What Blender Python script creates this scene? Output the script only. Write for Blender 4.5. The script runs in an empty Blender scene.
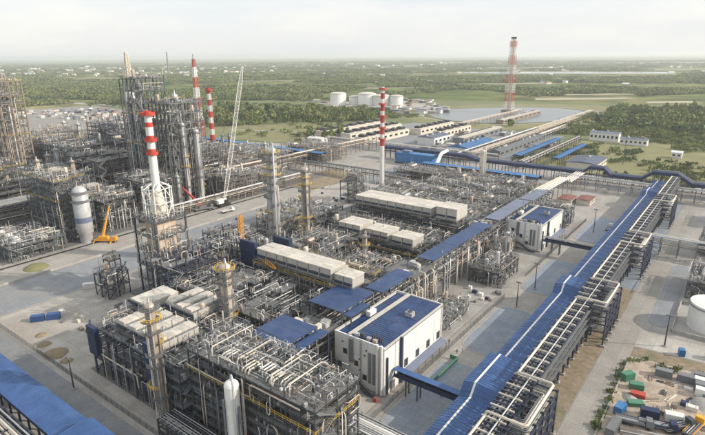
import bpy, math, random
import numpy as np
from mathutils import Vector, Matrix, noise

# ------------------------------------------------------------------ camera, sky, sun, exposure
# Site axes: +Y runs away along the blue-roofed gallery, +X towards the right-hand yard, metres.
SC = bpy.context.scene
C = SC.collection
rad = math.radians
cam_d = bpy.data.cameras.new('camera')
cam = bpy.data.objects.new('camera', cam_d)
C.objects.link(cam)
cam_d.sensor_fit = 'HORIZONTAL'
cam_d.sensor_width = 36.0
cam_d.lens = 36.0 * 530.0 / 705.0
cam_d.clip_start = 1.0
cam_d.clip_end = 90000.0
_p, _r, _a = rad(17.0), rad(0.4), rad(37.0)
_fw = Vector((0, math.cos(_p), -math.sin(_p)))
_r0 = Vector((1, 0, 0))
_u0 = _r0.cross(_fw)
_rt = _r0 * math.cos(_r) - _u0 * math.sin(_r)
_up = _u0 * math.cos(_r) + _r0 * math.sin(_r)
_rot = Matrix((_rt, _up, -_fw)).transposed()
_rot = Matrix.Rotation(_a, 3, 'Z') @ _rot
cam.matrix_world = Matrix.Translation((0, 0, 100)) @ _rot.to_4x4()
SC.camera = cam

SUN_AZ, SUN_EL = 62.0, 27.0          # azimuth from +Y towards +X
world = bpy.data.worlds.new('World')
SC.world = world
world.use_nodes = True
nt = world.node_tree
nt.nodes.clear()
w_out = nt.nodes.new('ShaderNodeOutputWorld')
w_bg = nt.nodes.new('ShaderNodeBackground')
w_sky = nt.nodes.new('ShaderNodeTexSky')
w_sky.sky_type = 'NISHITA'
w_sky.sun_disc = False
w_sky.sun_elevation = rad(SUN_EL)
w_sky.sun_rotation = rad(SUN_AZ)
w_sky.dust_density = 3.0
w_sky.air_density = 1.0
w_tc = nt.nodes.new('ShaderNodeTexCoord')
w_map = nt.nodes.new('ShaderNodeMapping')
w_map.inputs['Scale'].default_value = (1.6, 1.6, 7.0)
w_no = nt.nodes.new('ShaderNodeTexNoise')
w_no.inputs['Scale'].default_value = 2.2
w_no.inputs['Detail'].default_value = 7.0
w_no.inputs['Roughness'].default_value = 0.55
w_cr = nt.nodes.new('ShaderNodeValToRGB')
w_cr.color_ramp.elements[0].position = 0.3
w_cr.color_ramp.elements[0].color = (11.2, 11.7, 12.2, 1)
w_cr.color_ramp.elements[1].position = 0.68
w_cr.color_ramp.elements[1].color = (13.5, 13.3, 12.8, 1)
w_mix = nt.nodes.new('ShaderNodeMix')
w_mix.data_type = 'RGBA'
w_mix.inputs[0].default_value = 0.68
L = nt.links.new
L(w_tc.outputs['Generated'], w_map.inputs['Vector'])
L(w_map.outputs['Vector'], w_no.inputs['Vector'])
L(w_no.outputs['Fac'], w_cr.inputs['Fac'])
L(w_sky.outputs['Color'], w_mix.inputs[6])
L(w_cr.outputs['Color'], w_mix.inputs[7])
L(w_mix.outputs[2], w_bg.inputs['Color'])
w_bg.inputs['Strength'].default_value = 0.1
L(w_bg.outputs['Background'], w_out.inputs['Surface'])

sun_d = bpy.data.lights.new('sun', 'SUN')
sun_d.energy = 4.7
sun_d.angle = rad(0.8)
sun_d.color = (1.0, 0.89, 0.75)
sun = bpy.data.objects.new('sun', sun_d)
C.objects.link(sun)
_sd = Vector((math.sin(rad(SUN_AZ)) * math.cos(rad(SUN_EL)), math.cos(rad(SUN_AZ)) * math.cos(rad(SUN_EL)), math.sin(rad(SUN_EL))))
sun.rotation_euler = _sd.to_track_quat('Z', 'Y').to_euler()
sun.location = _sd * 500

SC.view_settings.view_transform = 'Standard'
SC.view_settings.look = 'None'
SC.view_settings.exposure = 0.0
SC.view_settings.gamma = 1.0
SC.cycles.max_bounces = 5
SC.cycles.diffuse_bounces = 3
SC.cycles.glossy_bounces = 2
SC.cycles.transmission_bounces = 2
SC.cycles.volume_bounces = 1
SC.cycles.caustics_reflective = False
SC.cycles.caustics_refractive = False
SC.cycles.use_denoising = True

RN = random.Random(11)
U = RN.uniform

# ------------------------------------------------------------------ materials
MATS = {}


def M(name, col, rough=0.65, metal=0.0, var=0.25, scale=0.35, dirt=None, damt=0.35, dscale=0.12, objr=0.12, bump=0.0, spec=0.4, slab=0.0):
    m = bpy.data.materials.new(name)
    m.use_nodes = True
    t = m.node_tree
    b = t.nodes['Principled BSDF']
    b.inputs['Roughness'].default_value = rough
    b.inputs['Metallic'].default_value = metal
    b.inputs['Specular IOR Level'].default_value = spec
    geo = t.nodes.new('ShaderNodeNewGeometry')
    n1 = t.nodes.new('ShaderNodeTexNoise')
    n1.inputs['Scale'].default_value = scale
    n1.inputs['Detail'].default_value = 6.0
    n1.inputs['Roughness'].default_value = 0.65
    t.links.new(geo.outputs['Position'], n1.inputs['Vector'])
    mr = t.nodes.new('ShaderNodeMapRange')
    mr.inputs[1].default_value = 0.25
    mr.inputs[2].default_value = 0.75
    mr.inputs[3].default_value = 1 - var
    mr.inputs[4].default_value = 1 + var
    t.links.new(n1.outputs['Fac'], mr.inputs[0])
    oi = t.nodes.new('ShaderNodeObjectInfo')
    mo = t.nodes.new('ShaderNodeMapRange')
    mo.inputs[3].default_value = 1 - objr
    mo.inputs[4].default_value = 1 + objr
    t.links.new(oi.outputs['Random'], mo.inputs[0])
    mu = t.nodes.new('ShaderNodeMath')
    mu.operation = 'MULTIPLY'
    t.links.new(mr.outputs[0], mu.inputs[0])
    t.links.new(mo.outputs[0], mu.inputs[1])
    vm = t.nodes.new('ShaderNodeVectorMath')
    vm.operation = 'SCALE'
    vm.inputs[0].default_value = col
    t.links.new(mu.outputs[0], vm.inputs['Scale'])
    last = vm.outputs[0]
    if dirt:
        n2 = t.nodes.new('ShaderNodeTexNoise')
        n2.inputs['Scale'].default_value = dscale
        n2.inputs['Detail'].default_value = 8.0
        n2.inputs['Roughness'].default_value = 0.7
        t.links.new(geo.outputs['Position'], n2.inputs['Vector'])
        r2 = t.nodes.new('ShaderNodeMapRange')
        r2.inputs[1].default_value = 0.45
        r2.inputs[2].default_value = 0.68
        r2.inputs[3].default_value = 0.0
        r2.inputs[4].default_value = damt
        t.links.new(n2.outputs['Fac'], r2.inputs[0])
        mx = t.nodes.new('ShaderNodeMix')
        mx.data_type = 'RGBA'
        t.links.new(r2.outputs[0], mx.inputs[0])
        t.links.new(last, mx.inputs[6])
        mx.inputs[7].default_value = (*dirt, 1)
        last = mx.outputs[2]
    if slab:
        # fine speckle, cast slab joints and tyre-dark streaks on paving
        n3 = t.nodes.new('ShaderNodeTexNoise')
        n3.inputs['Scale'].default_value = 2.2
        n3.inputs['Detail'].default_value = 5.0
        t.links.new(geo.outputs['Position'], n3.inputs['Vector'])
        bk = t.nodes.new('ShaderNodeTexBrick')
        bk.offset = 0.0
        bk.inputs['Scale'].default_value = 1.0
        bk.inputs['Brick Width'].default_value = slab
        bk.inputs['Row Height'].default_value = slab
        bk.inputs['Mortar Size'].default_value = 0.05
        bk.inputs['Color1'].default_value = (0.93, 0.93, 0.93, 1)
        bk.inputs['Color2'].default_value = (1.07, 1.07, 1.07, 1)
        bk.inputs['Mortar'].default_value = (0.66, 0.66, 0.66, 1)
        t.links.new(geo.outputs['Position'], bk.inputs['Vector'])
        r3 = t.nodes.new('ShaderNodeMapRange')
        r3.inputs[1].default_value = 0.3
        r3.inputs[2].default_value = 0.7
        r3.inputs[3].default_value = 0.84
        r3.inputs[4].default_value = 1.14
        t.links.new(n3.outputs['Fac'], r3.inputs[0])
        m3 = t.nodes.new('ShaderNodeVectorMath')
        m3.operation = 'MULTIPLY'
        t.links.new(last, m3.inputs[0])
        t.links.new(bk.outputs['Color'], m3.inputs[1])
        m4 = t.nodes.new('ShaderNodeVectorMath')
        m4.operation = 'SCALE'
        t.links.new(m3.outputs[0], m4.inputs[0])
        t.links.new(r3.outputs[0], m4.inputs['Scale'])
        last = m4.outputs[0]
    t.links.new(last, b.inputs['Base Color'])
    if bump:
        bp = t.nodes.new('ShaderNodeBump')
        bp.inputs['Strength'].default_value = bump
        bp.inputs['Distance'].default_value = 0.3
        t.links.new(n1.outputs['Fac'], bp.inputs['Height'])
        t.links.new(bp.outputs[0], b.inputs['Normal'])
    MATS[name] = m
    return m


M('steel_navy', (0.03, 0.042, 0.075), 0.55, 0.0, dirt=(0.10, 0.09, 0.08), damt=0.4)
M('steel_dark', (0.05, 0.058, 0.068), 0.6, 0.0, dirt=(0.10, 0.08, 0.07), damt=0.5)
M('steel_grey', (0.165, 0.18, 0.195), 0.55, 0.0, dirt=(0.16, 0.13, 0.11), damt=0.4)
M('steel_tan', (0.24, 0.205, 0.17), 0.7, 0.0, dirt=(0.12, 0.085, 0.065), damt=0.6)
M('steel_teal', (0.085, 0.11, 0.13), 0.6, 0.0, dirt=(0.14, 0.12, 0.1), damt=0.5)
M('grating', (0.165, 0.17, 0.17), 0.75, 0.0, var=0.3, scale=1.2, dirt=(0.15, 0.12, 0.09), damt=0.5)
M('alu', (0.45, 0.465, 0.48), 0.42, 0.25, var=0.22, dirt=(0.27, 0.25, 0.23), damt=0.45, objr=0.2)
M('alu_warm', (0.50, 0.425, 0.355), 0.5, 0.2, var=0.25, dirt=(0.38, 0.24, 0.17), damt=0.5, objr=0.2)
M('cream', (0.62, 0.58, 0.50), 0.55, 0.0, var=0.15, dirt=(0.4, 0.33, 0.26), damt=0.35)
M('cooler_roof', (0.56, 0.535, 0.48), 0.6, 0.0, var=0.18, scale=0.9, dirt=(0.30, 0.27, 0.23), damt=0.6, dscale=0.5, objr=0.12)
M('cooler_skin', (0.46, 0.45, 0.42), 0.6, 0.05, var=0.15, scale=0.8, dirt=(0.32, 0.28, 0.23), damt=0.45, dscale=0.4)
M('white', (0.74, 0.74, 0.72), 0.5, 0.0, var=0.08, dirt=(0.45, 0.42, 0.38), damt=0.25, dscale=0.25)
M('clad_white', (0.72, 0.72, 0.71), 0.45, 0.0, var=0.05, scale=0.2, dirt=(0.5, 0.48, 0.44), damt=0.25, dscale=0.1, objr=0.02)
M('blue_dark', (0.02, 0.052, 0.15), 0.45, 0.0, var=0.2, scale=0.3, dirt=(0.07, 0.10, 0.17), damt=0.5, dscale=0.15, objr=0.12)
M('blue_roof', (0.035, 0.09, 0.235), 0.5, 0.0, var=0.18, scale=0.3, dirt=(0.06, 0.13, 0.30), damt=0.5, dscale=0.15, objr=0.1)
M('blue_bright', (0.035, 0.16, 0.38), 0.45, 0.0, var=0.15, dirt=(0.12, 0.25, 0.42), damt=0.4)
M('navy_panel', (0.018, 0.032, 0.085), 0.45, 0.0, var=0.2, objr=0.05)
M('blue_grey_roof', (0.13, 0.16, 0.24), 0.5, 0.0, var=0.15, dirt=(0.25, 0.25, 0.27), damt=0.4, objr=0.05)
M('red', (0.50, 0.05, 0.035), 0.55, dirt=(0.3, 0.12, 0.08), damt=0.4)
M('brick_red', (0.20, 0.085, 0.075), 0.75, dirt=(0.2, 0.12, 0.1), damt=0.4)
M('orange', (0.72, 0.33, 0.03), 0.5, dirt=(0.4, 0.22, 0.08), damt=0.4)
M('yellow', (0.72, 0.48, 0.05), 0.5)
M('green_paint', (0.06, 0.20, 0.13), 0.55, dirt=(0.15, 0.25, 0.18), damt=0.4)
M('dark_glass', (0.02, 0.025, 0.03), 0.12, 0.0, var=0.1)
M('black', (0.02, 0.02, 0.022), 0.7)
M('concrete', (0.36, 0.35, 0.325), 0.85, 0.0, var=0.14, scale=0.2, dirt=(0.26, 0.24, 0.21), damt=0.5, dscale=0.06, slab=5)
M('apron', (0.30, 0.292, 0.28), 0.9, 0.0, var=0.16, scale=0.12, dirt=(0.22, 0.20, 0.175), damt=0.6, dscale=0.045, bump=0.1, slab=6)
M('yard_tan', (0.37, 0.31, 0.25), 0.92, 0.0, var=0.35, scale=0.7, dirt=(0.23, 0.19, 0.15), damt=0.85, dscale=0.22, bump=0.3)
M('yard_ground', (0.365, 0.35, 0.325), 0.9, 0.0, var=0.18, scale=0.15, dirt=(0.30, 0.25, 0.20), damt=0.6, dscale=0.05, bump=0.15, slab=7.5)
M('pad_blue', (0.22, 0.26, 0.32), 0.85, 0.0, var=0.1, scale=0.3, dirt=(0.30, 0.30, 0.29), damt=0.5, dscale=0.09, slab=4)
M('shade_paving', (0.145, 0.147, 0.15), 0.9, 0.0, var=0.25, scale=0.2, dirt=(0.22, 0.20, 0.17), damt=0.5, dscale=0.08, slab=5)  # slab paving coloured dark to stand in for shade inside the units
M('asphalt', (0.21, 0.225, 0.245), 0.85, 0.0, var=0.12, scale=0.2, dirt=(0.30, 0.28, 0.25), damt=0.6, dscale=0.05, slab=9)
M('road_light', (0.335, 0.32, 0.295), 0.88, 0.0, var=0.12, scale=0.15, dirt=(0.25, 0.235, 0.215), damt=0.55, dscale=0.06, slab=6)
M('soil', (0.27, 0.215, 0.155), 0.95, 0.0, var=0.4, scale=0.6, dirt=(0.13, 0.135, 0.07), damt=0.9, dscale=0.16, bump=0.4)
M('heap_soil', (0.25, 0.20, 0.13), 0.95, 0.0, var=0.3, scale=1.0, bump=0.4)
M('grass', (0.115, 0.14, 0.055), 0.95, 0.0, var=0.3, scale=0.05, dirt=(0.20, 0.185, 0.095), damt=0.7, dscale=0.012, bump=0.2)
M('dry_grass', (0.21, 0.205, 0.10), 0.95, 0.0, var=0.25, scale=0.05, dirt=(0.15, 0.16, 0.06), damt=0.6, dscale=0.015)
M('field', (0.36, 0.33, 0.25), 0.95, 0.0, var=0.2, scale=0.01)
M('water', (0.30, 0.34, 0.37), 0.08, 0.0, var=0.04, spec=0.6)
M('river', (0.35, 0.40, 0.44), 0.1, 0.0, var=0.04, spec=0.8)
M('bark', (0.11, 0.085, 0.06), 0.9)
M('leaf_a', (0.145, 0.19, 0.05), 0.8, var=0.4, scale=0.25, objr=0.45, dirt=(0.21, 0.20, 0.07), damt=0.75, dscale=0.006)
M('leaf_b', (0.085, 0.13, 0.045), 0.8, var=0.4, scale=0.25, objr=0.45, dirt=(0.15, 0.18, 0.06), damt=0.75, dscale=0.007)
M('leaf_c', (0.18, 0.20, 0.065), 0.8, var=0.35, scale=0.25, objr=0.4)
M('pond_bed', (0.17, 0.19, 0.205), 0.32, var=0.06, scale=0.02, spec=0.6)
M('roof_rust', (0.30, 0.16, 0.12), 0.8)
M('house_wall', (0.60, 0.57, 0.52), 0.8, objr=0.3)

# far countryside: woods, meadows and bare fields in large patches
gm = bpy.data.materials.new('countryside')
gm.use_nodes = True
t = gm.node_tree
b = t.nodes['Principled BSDF']
b.inputs['Roughness'].default_value = 0.95
b.inputs['Specular IOR Level'].default_value = 0.1
geo = t.nodes.new('ShaderNodeNewGeometry')


def _noise(sc, det, loc=0.0):
    mp = t.nodes.new('ShaderNodeMapping')
    mp.inputs['Location'].default_value = (loc, loc * 0.7, 0)
    n = t.nodes.new('ShaderNodeTexNoise')
    n.inputs['Scale'].default_value = sc
    n.inputs['Detail'].default_value = det
    n.inputs['Roughness'].default_value = 0.6
    t.links.new(geo.outputs['Position'], mp.inputs['Vector'])
    t.links.new(mp.outputs[0], n.inputs['Vector'])
    return n


def _ramp(n, stops):
    r = t.nodes.new('ShaderNodeValToRGB')
    e = r.color_ramp.elements
    while len(e) < len(stops):
        e.new(0.5)
    for q, (pos, col) in zip(e, stops):
        q.position = pos
        q.color = (*col, 1)
    t.links.new(n.outputs['Fac'], r.inputs['Fac'])
    return r


ra = _ramp(_noise(0.0011, 8, 300), [(0.34, (0.08, 0.115, 0.04)), (0.46, (0.12, 0.155, 0.05)), (0.54, (0.165, 0.175, 0.07)), (0.64, (0.30, 0.27, 0.16))])
rb = _ramp(_noise(0.012, 6, 900), [(0.38, (0.45, 0.5, 0.5)), (0.65, (1.3, 1.25, 1.1))])
mx = t.nodes.new('ShaderNodeMix')
mx.data_type = 'RGBA'
mx.blend_type = 'MULTIPLY'
mx.inputs[0].default_value = 1.0
t.links.new(ra.outputs[0], mx.inputs[6])
t.links.new(rb.outputs[0], mx.inputs[7])
t.links.new(mx.outputs[2], b.inputs['Base Color'])
MATS['countryside'] = gm


# ------------------------------------------------------------------ mesh building
class MB:
    def __init__(self):
        self.v = []
        self.f = []
        self.s = []

    def box(self, cx, cy, z0, dx, dy, dz):
        n = len(self.v)
        x0, x1, y0, y1, z1 = cx - dx / 2, cx + dx / 2, cy - dy / 2, cy + dy / 2, z0 + dz
        self.v += [(x0, y0, z0), (x1, y0, z0), (x1, y1, z0), (x0, y1, z0), (x0, y0, z1), (x1, y0, z1), (x1, y1, z1), (x0, y1, z1)]
        for q in ((0, 3, 2, 1), (4, 5, 6, 7), (0, 1, 5, 4), (1, 2, 6, 5), (2, 3, 7, 6), (3, 0, 4, 7)):
            self.f.append(tuple(n + k for k in q))
            self.s.append(False)

    def beam(self, p, q, w, h=None):
        h = h or w
        p, q = Vector(p), Vector(q)
        d = (q - p)
        if d.length < 1e-6:
            return
        d.normalize()
        up = Vector((0, 0, 1)) if abs(d.z) < 0.95 else Vector((1, 0, 0))
        a = d.cross(up).normalized() * (w / 2)
        c = a.cross(d).normalized() * (h / 2)
        n = len(self.v)
        for e in (p, q):
            self.v += [tuple(e - a - c), tuple(e + a - c), tuple(e + a + c), tuple(e - a + c)]
        for g in ((3, 2, 1, 0), (4, 5, 6, 7), (0, 1, 5, 4), (1, 2, 6, 5), (2, 3, 7, 6), (3, 0, 4, 7)):
            self.f.append(tuple(n + k for k in g))
            self.s.append(False)

    def tube(self, pts, r, n=6, bend=None, caps=True, radii=None):
        pts = [Vector(p) for p in pts]
        if bend and len(pts) > 2:
            o = [pts[0]]
            for i in range(1, len(pts) - 1):
                a, b_, c = pts[i - 1], pts[i], pts[i + 1]
                k = min(bend, (a - b_).length * 0.45, (c - b_).length * 0.45)
                o += [b_ + (a - b_).normalized() * k, b_ + (c - b_).normalized() * k]
            pts = o + [pts[-1]]
        base = len(self.v)
        nor = None
        N = len(pts)
        for i, p in enumerate(pts):
            d = (pts[min(i + 1, N - 1)] - pts[max(i - 1, 0)])
            if d.length < 1e-9:
                d = Vector((0, 0, 1))
            d.normalize()
            if nor is None:
                nor = d.orthogonal().normalized()
            else:
                nor = nor - d * nor.dot(d)
                nor = nor.normalized() if nor.length > 1e-6 else d.orthogonal().normalized()
            bi = d.cross(nor)
            rr = radii[i] if radii else r
            for k in range(n):
                a = 2 * math.pi * k / n
                self.v.append(tuple(p + (nor * math.cos(a) + bi * math.sin(a)) * rr))
        for i in range(N - 1):
            for k in range(n):
                k2 = (k + 1) % n
                self.f.append((base + i * n + k, base + i * n + k2, base + (i + 1) * n + k2, base + (i + 1) * n + k))
                self.s.append(True)
        if caps:
            for i in (0, N - 1):
                m = len(self.v)
                self.v += self.v[base + i * n: base + i * n + n]
                q = tuple(range(m, m + n))
                self.f.append(q[::-1] if i == 0 else q)
                self.s.append(False)

    def lathe(self, x, y, prof, n=16, a0=0.0, a1=2 * math.pi):
        # prof: list of (r, z); smooth surface of revolution
        base = len(self.v)
        full = abs(a1 - a0 - 2 * math.pi) < 1e-6
        cols = n if full else n + 1
        for r, z in prof:
            for k in range(cols):
                a = a0 + (a1 - a0) * k / n
                self.v.append((x + r * math.cos(a), y + r * math.sin(a), z))
        for i in range(len(prof) - 1):
            for k in range(n):
                k2 = (k + 1) % cols
                self.f.append((base + i * cols + k, base + i * cols + k2, base + (i + 1) * cols + k2, base + (i + 1) * cols + k))
                self.s.append(True)

    def ring(self, x, y, r0, r1, z, th, n=16, a0=0.0, a1=2 * math.pi):
        self.lathe(x, y, [(r0, z), (r1, z)], n, a0, a1)
        k = len(self.s) - n
        self.lathe(x, y, [(r1, z), (r1, z + th)], n, a0, a1)
        self.lathe(x, y, [(r1, z + th), (r0, z + th)], n, a0, a1)
        for i in range(k, len(self.s)):
            self.s[i] = False

    def poly(self, pts, z0, z1):
        # vertical prism over a plan outline
        n = len(pts)
        m = len(self.v)
        self.v += [(p[0], p[1], z0) for p in pts] + [(p[0], p[1], z1) for p in pts]
        self.f.append(tuple(m + n + i for i in range(n)))
        self.s.append(False)
        for i in range(n):
            j = (i + 1) % n
            self.f.append((m + i, m + j, m + n + j, m + n + i))
            self.s.append(False)

    def quad(self, a, b_, c, d):
        m = len(self.v)
        self.v += [tuple(a), tuple(b_), tuple(c), tuple(d)]
        self.f.append((m, m + 1, m + 2, m + 3))
        self.s.append(False)

    def data(self, name, mat):
        me = bpy.data.meshes.new(name)
        me.from_pydata(self.v, [], self.f)
        if any(self.s):
            me.polygons.foreach_set('use_smooth', self.s)
        me.materials.append(MATS[mat])
        me.update()
        return me


_cache = {}


def unit(kind, mat):
    k = (kind, mat)
    if k not in _cache:
        m = MB()
        if kind == 'cube':
            m.box(0, 0, -0.5, 1, 1, 1)
        elif kind.startswith('cyl'):
            m.tube([(0, 0, -0.5), (0, 0, 0.5)], 0.5, int(kind[3:]))
        elif kind == 'dome':
            m.lathe(0, 0, [(0.5 * math.cos(a), 0.5 * math.sin(a)) for a in [i * math.pi / 8 for i in range(4)]] + [(0.0, 0.5)], 14)
        elif kind == 'drum':      # horizontal vessel along Z with dished ends
            m.lathe(0, 0, [(0.0, -0.5), (0.3, -0.48), (0.45, -0.44), (0.5, -0.38), (0.5, 0.38), (0.45, 0.44), (0.3, 0.48), (0.0, 0.5)], 12)
        _cache[k] = m.data(kind + '_' + mat, mat)
    return _cache[k]


THINGS = []
USED = {}


class Thing:
    LIMIT = 300
    cap = 300

    def __init__(self, name, label, cat, loc=(0, 0, 0), group=None, kind=None):
        o = bpy.data.objects.new(name, None)
        o.empty_display_size = 0.5
        o.location = loc
        C.objects.link(o)
        if label:
            o['label'] = label
        if cat:
            o['category'] = cat
        if group:
            o['group'] = group
        if kind:
            o['kind'] = kind
        self.o = o
        self.loc = Vector(loc)
        self.n = {}
        self.over = {}
        THINGS.append(self)

    def add(self, name, me, loc=None, scale=None, rot=None, parent=None, local=False):
        o = bpy.data.objects.new(name, me)
        o.parent = parent or self.o
        if loc is not None:
            o.location = Vector(loc) - (Vector((0, 0, 0)) if local else self.loc)
        elif not local:
            o.location = -self.loc
        if scale is not None:
            o.scale = scale
        if rot is not None:
            o.rotation_mode = 'QUATERNION'
            o.rotation_quaternion = rot
        C.objects.link(o)
        return o

    def _full(self, name):
        self.n[name] = self.n.get(name, 0) + 1
        return self.n[name] > self.cap

    def box(self, name, cx, cy, z0, dx, dy, dz, mat):
        if self._full(name):
            self.over.setdefault(mat, MB()).box(cx, cy, z0, dx, dy, dz)
            return None
        return self.add(name, unit('cube', mat), (cx, cy, z0 + dz / 2), (dx, dy, dz))

    def beam(self, name, p, q, w, mat, h=None):
        if self._full(name):
            self.over.setdefault(mat, MB()).beam(p, q, w, h)
            return None
        p, q = Vector(p), Vector(q)
        d = q - p
        h = h or w
        c = (p + q) / 2
        if abs(d.x) < 1e-6 and abs(d.y) < 1e-6:
            return self.add(name, unit('cube', mat), c, (w, w, d.length))
        if abs(d.z) < 1e-6 and abs(d.y) < 1e-6:
            return self.add(name, unit('cube', mat), c, (d.length, w, h))
        if abs(d.z) < 1e-6 and abs(d.x) < 1e-6:
            return self.add(name, unit('cube', mat), c, (w, d.length, h))
        return self.add(name, unit('cube', mat), c, (w, h, d.length), d.to_track_quat('Z', 'Y'))

    def cyl(self, name, p, q, r, mat, n=12, kind=None):
        p, q = Vector(p), Vector(q)
        d = q - p
        return self.add(name, unit(kind or 'cyl%d' % n, mat), (p + q) / 2, (2 * r, 2 * r, d.length), d.to_track_quat('Z', 'Y'))

    def mesh(self, name, mb, mat, stuff=False, parent=None):
        o = self.add(name, mb.data(name, mat), local=False) if parent is None else self.add(name, mb.data(name, mat), (0, 0, 0), parent=parent, local=True)
        if parent is not None:
            o.location = -Vector(parent.location) - self.loc
        if stuff:
            o['kind'] = 'stuff'
        return o

    def pipe(self, pts, r, mat, n=6, name='pipe'):
        m = MB()
        m.tube(pts, r, n, bend=max(0.5, r * 1.8))
        return self.mesh(name, m, mat)

    def finish(self):
        for mat, mb in self.over.items():
            self.mesh('small_steelwork', mb, mat, stuff=True)
        self.over = {}


def single(name, mb, mat, label, cat, group=None):
    # a thing that is one mesh; origin at the base centre
    v = np.array(mb.v)
    c = (v.min(0) + v.max(0)) / 2
    c[2] = v[:, 2].min()
    mb.v = [tuple(q) for q in (v - c)]
    o = bpy.data.objects.new(name, mb.data(name, mat))
    o.location = c
    o['label'] = label
    o['category'] = cat
    if group:
        o['group'] = group
    C.objects.link(o)
    return o


def sheet(name, x0, x1, y0, y1, z, mat):
    m = MB()
    m.quad((x0, y0, z), (x1, y0, z), (x1, y1, z), (x0, y1, z))
    o = bpy.data.objects.new(name, m.data(name, mat))
    o['kind'] = 'structure'
    C.objects.link(o)
    return o


def poly_sheet(name, pts, z, mat):
    m = MB()
    m.v = [(p[0], p[1], z) for p in pts]
    m.f = [tuple(range(len(pts)))]
    m.s = [False]
    o = bpy.data.objects.new(name, m.data(name, mat))
    o['kind'] = 'structure'
    C.objects.link(o)
    return o


def rounded(x0, x1, y0, y1, r, k=6):
    out = []
    for cx, cy, a in ((x1 - r, y1 - r, 0), (x0 + r, y1 - r, 90), (x0 + r, y0 + r, 180), (x1 - r, y0 + r, 270)):
        out += [(cx + r * math.cos(rad(a + 90 * i / k)), cy + r * math.sin(rad(a + 90 * i / k))) for i in range(k + 1)]
    return out

# ------------------------------------------------------------------ ground, roads, water
sheet('ground', -42000, 42000, -20000, 42000, 0.0, 'countryside')
poly_sheet('meadow', [(-1100, 420), (-1100, 900), (-500, 1150), (0, 1300), (500, 1100), (420, 300), (60, 100), (60, 470)], 0.03, 'grass')
poly_sheet('plant_apron', [(-760, -60), (40, -60), (40, 480), (-250, 480), (-300, 500), (-520, 430), (-760, 390)], 0.06, 'apron')
sheet('service_road', -262, -231, -60, 480, 0.09, 'asphalt')
sheet('side_road', -300, -263, -60, 460, 0.09, 'road_light')
for x0_, x1_, y0_, y1_ in ((-164, -110, 71, 136), (-194, -110, 136.5, 268), (-214, -112, 268.5, 345), (-240, -120, 346, 404), (-66, -113, 73, 93), (-420, -290, 92, 350), (-620, -421, 150, 345), (-210, -164.6, 112, 136)):
    sheet('unit_shade_sheet', min(x0_, x1_), max(x0_, x1_), y0_, y1_, 0.19, 'shade_paving')  # darkened floor sheets, painting in the shade beneath the process units
sheet('rail_track', -286, -284, -60, 300, 0.12, 'black')
sheet('front_road', -700, -60, 53.2, 63, 0.11, 'asphalt')
sheet('yard_floor', -229, -60, 64, 122, 0.09, 'yard_ground')
sheet('street', -76, -54, 66, 440, 0.12, 'road_light')
sheet('mid_yard', -262.5, -200, 262, 345, 0.12, 'yard_ground')
sheet('brown_lot', -306, -264, 300, 375, 0.15, 'soil')
for i, (y0, y1) in enumerate(((104, 147), (157, 197), (217, 262), (300, 352))):
    m = MB()
    m.poly(rounded(-71.35, -56.15, y0 - 0.35, y1 + 0.35, 5.3), 0.1, 0.24)
    o = bpy.data.objects.new('pad_kerb', m.data('pad_kerb', 'concrete'))
    o['kind'] = 'structure'
    C.objects.link(o)
    poly_sheet('paved_pad', rounded(-71, -56.5, y0, y1, 5), 0.25, 'pad_blue')
sheet('right_road', -29, -20.5, -60, 440, 0.16, 'road_light')
sheet('cross_road', -16.5, 60, 217, 231, 0.10, 'road_light') if False else None
sheet('verge_soil', -40, -29.3, -20, 245, 0.10, 'soil')
sheet('lawn_strip', -40, -29.2, 246, 420, 0.10, 'pad_blue')
poly_sheet('yard_dirt', [(-20.2, 60), (40, 60), (40, 190), (-20.2, 186)], 0.09, 'yard_tan')
poly_sheet('yard_lane', [(-20.6, 194), (40, 200), (40, 211), (-20.6, 207)], 0.12, 'concrete')
poly_sheet('yard_verge', [(-20.4, 186.5), (40, 191), (40, 199.5), (-20.4, 193.5)], 0.13, 'soil')
poly_sheet('side_lawn', rounded(-20, -12.5, 215, 290, 3.5), 0.13, 'asphalt')
poly_sheet('far_lot', [(-15, 262), (40, 262), (40, 420), (-10, 420)], 0.10, 'road_light')
poly_sheet('far_meadow', [(-40, 470), (-180, 500), (-190, 620), (-120, 800), (60, 900), (150, 600)], 0.09, 'dry_grass')
poly_sheet('rear_yard', [(-480, 484), (-160, 484), (-190, 700), (-420, 720)], 0.075, 'asphalt')
poly_sheet('grove_meadow', [(-560, 430), (-420, 470), (-460, 640), (-540, 640), (-660, 520)], 0.09, 'dry_grass')
poly_sheet('meadow_track', [(-600, 500), (-430, 560), (-425, 566), (-602, 506)], 0.12, 'road_light')
poly_sheet('far_works_ground', [(-700, 860), (-480, 780), (-440, 880), (-560, 1040), (-860, 960)], 0.08, 'yard_ground')
poly_sheet('left_works_ground', [(-764, 300), (-764, 395), (-740, 470), (-900, 560), (-1150, 600), (-1200, 380)], 0.075, 'apron')
poly_sheet('far_strip', [(-1500, 560), (-900, 640), (-900, 665), (-1500, 590)], 0.08, 'yard_ground')
poly_sheet('pond_bank', [(-560, 900), (-520, 800), (-420, 730), (-300, 700), (-190, 800), (-190, 1050), (-260, 1180), (-420, 1120)], 0.10, 'dry_grass')
_pp = [(-493, 905), (-470, 850), (-430, 800), (-385, 775), (-335, 770), (-285, 800), (-240, 870), (-222, 960), (-240, 1030), (-300, 1070), (-370, 1050), (-440, 980)]
_cx, _cy = -355, 915
poly_sheet('pond_track', [(_cx + (x - _cx) * 1.13, _cy + (y - _cy) * 1.13) for x, y in _pp], 0.13, 'road_light')
poly_sheet('pond_rim', [(_cx + (x - _cx) * 1.09, _cy + (y - _cy) * 1.09) for x, y in _pp], 0.145, 'grass')
poly_sheet('settling_pond', _pp, 0.16, 'pond_bed')
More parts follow.
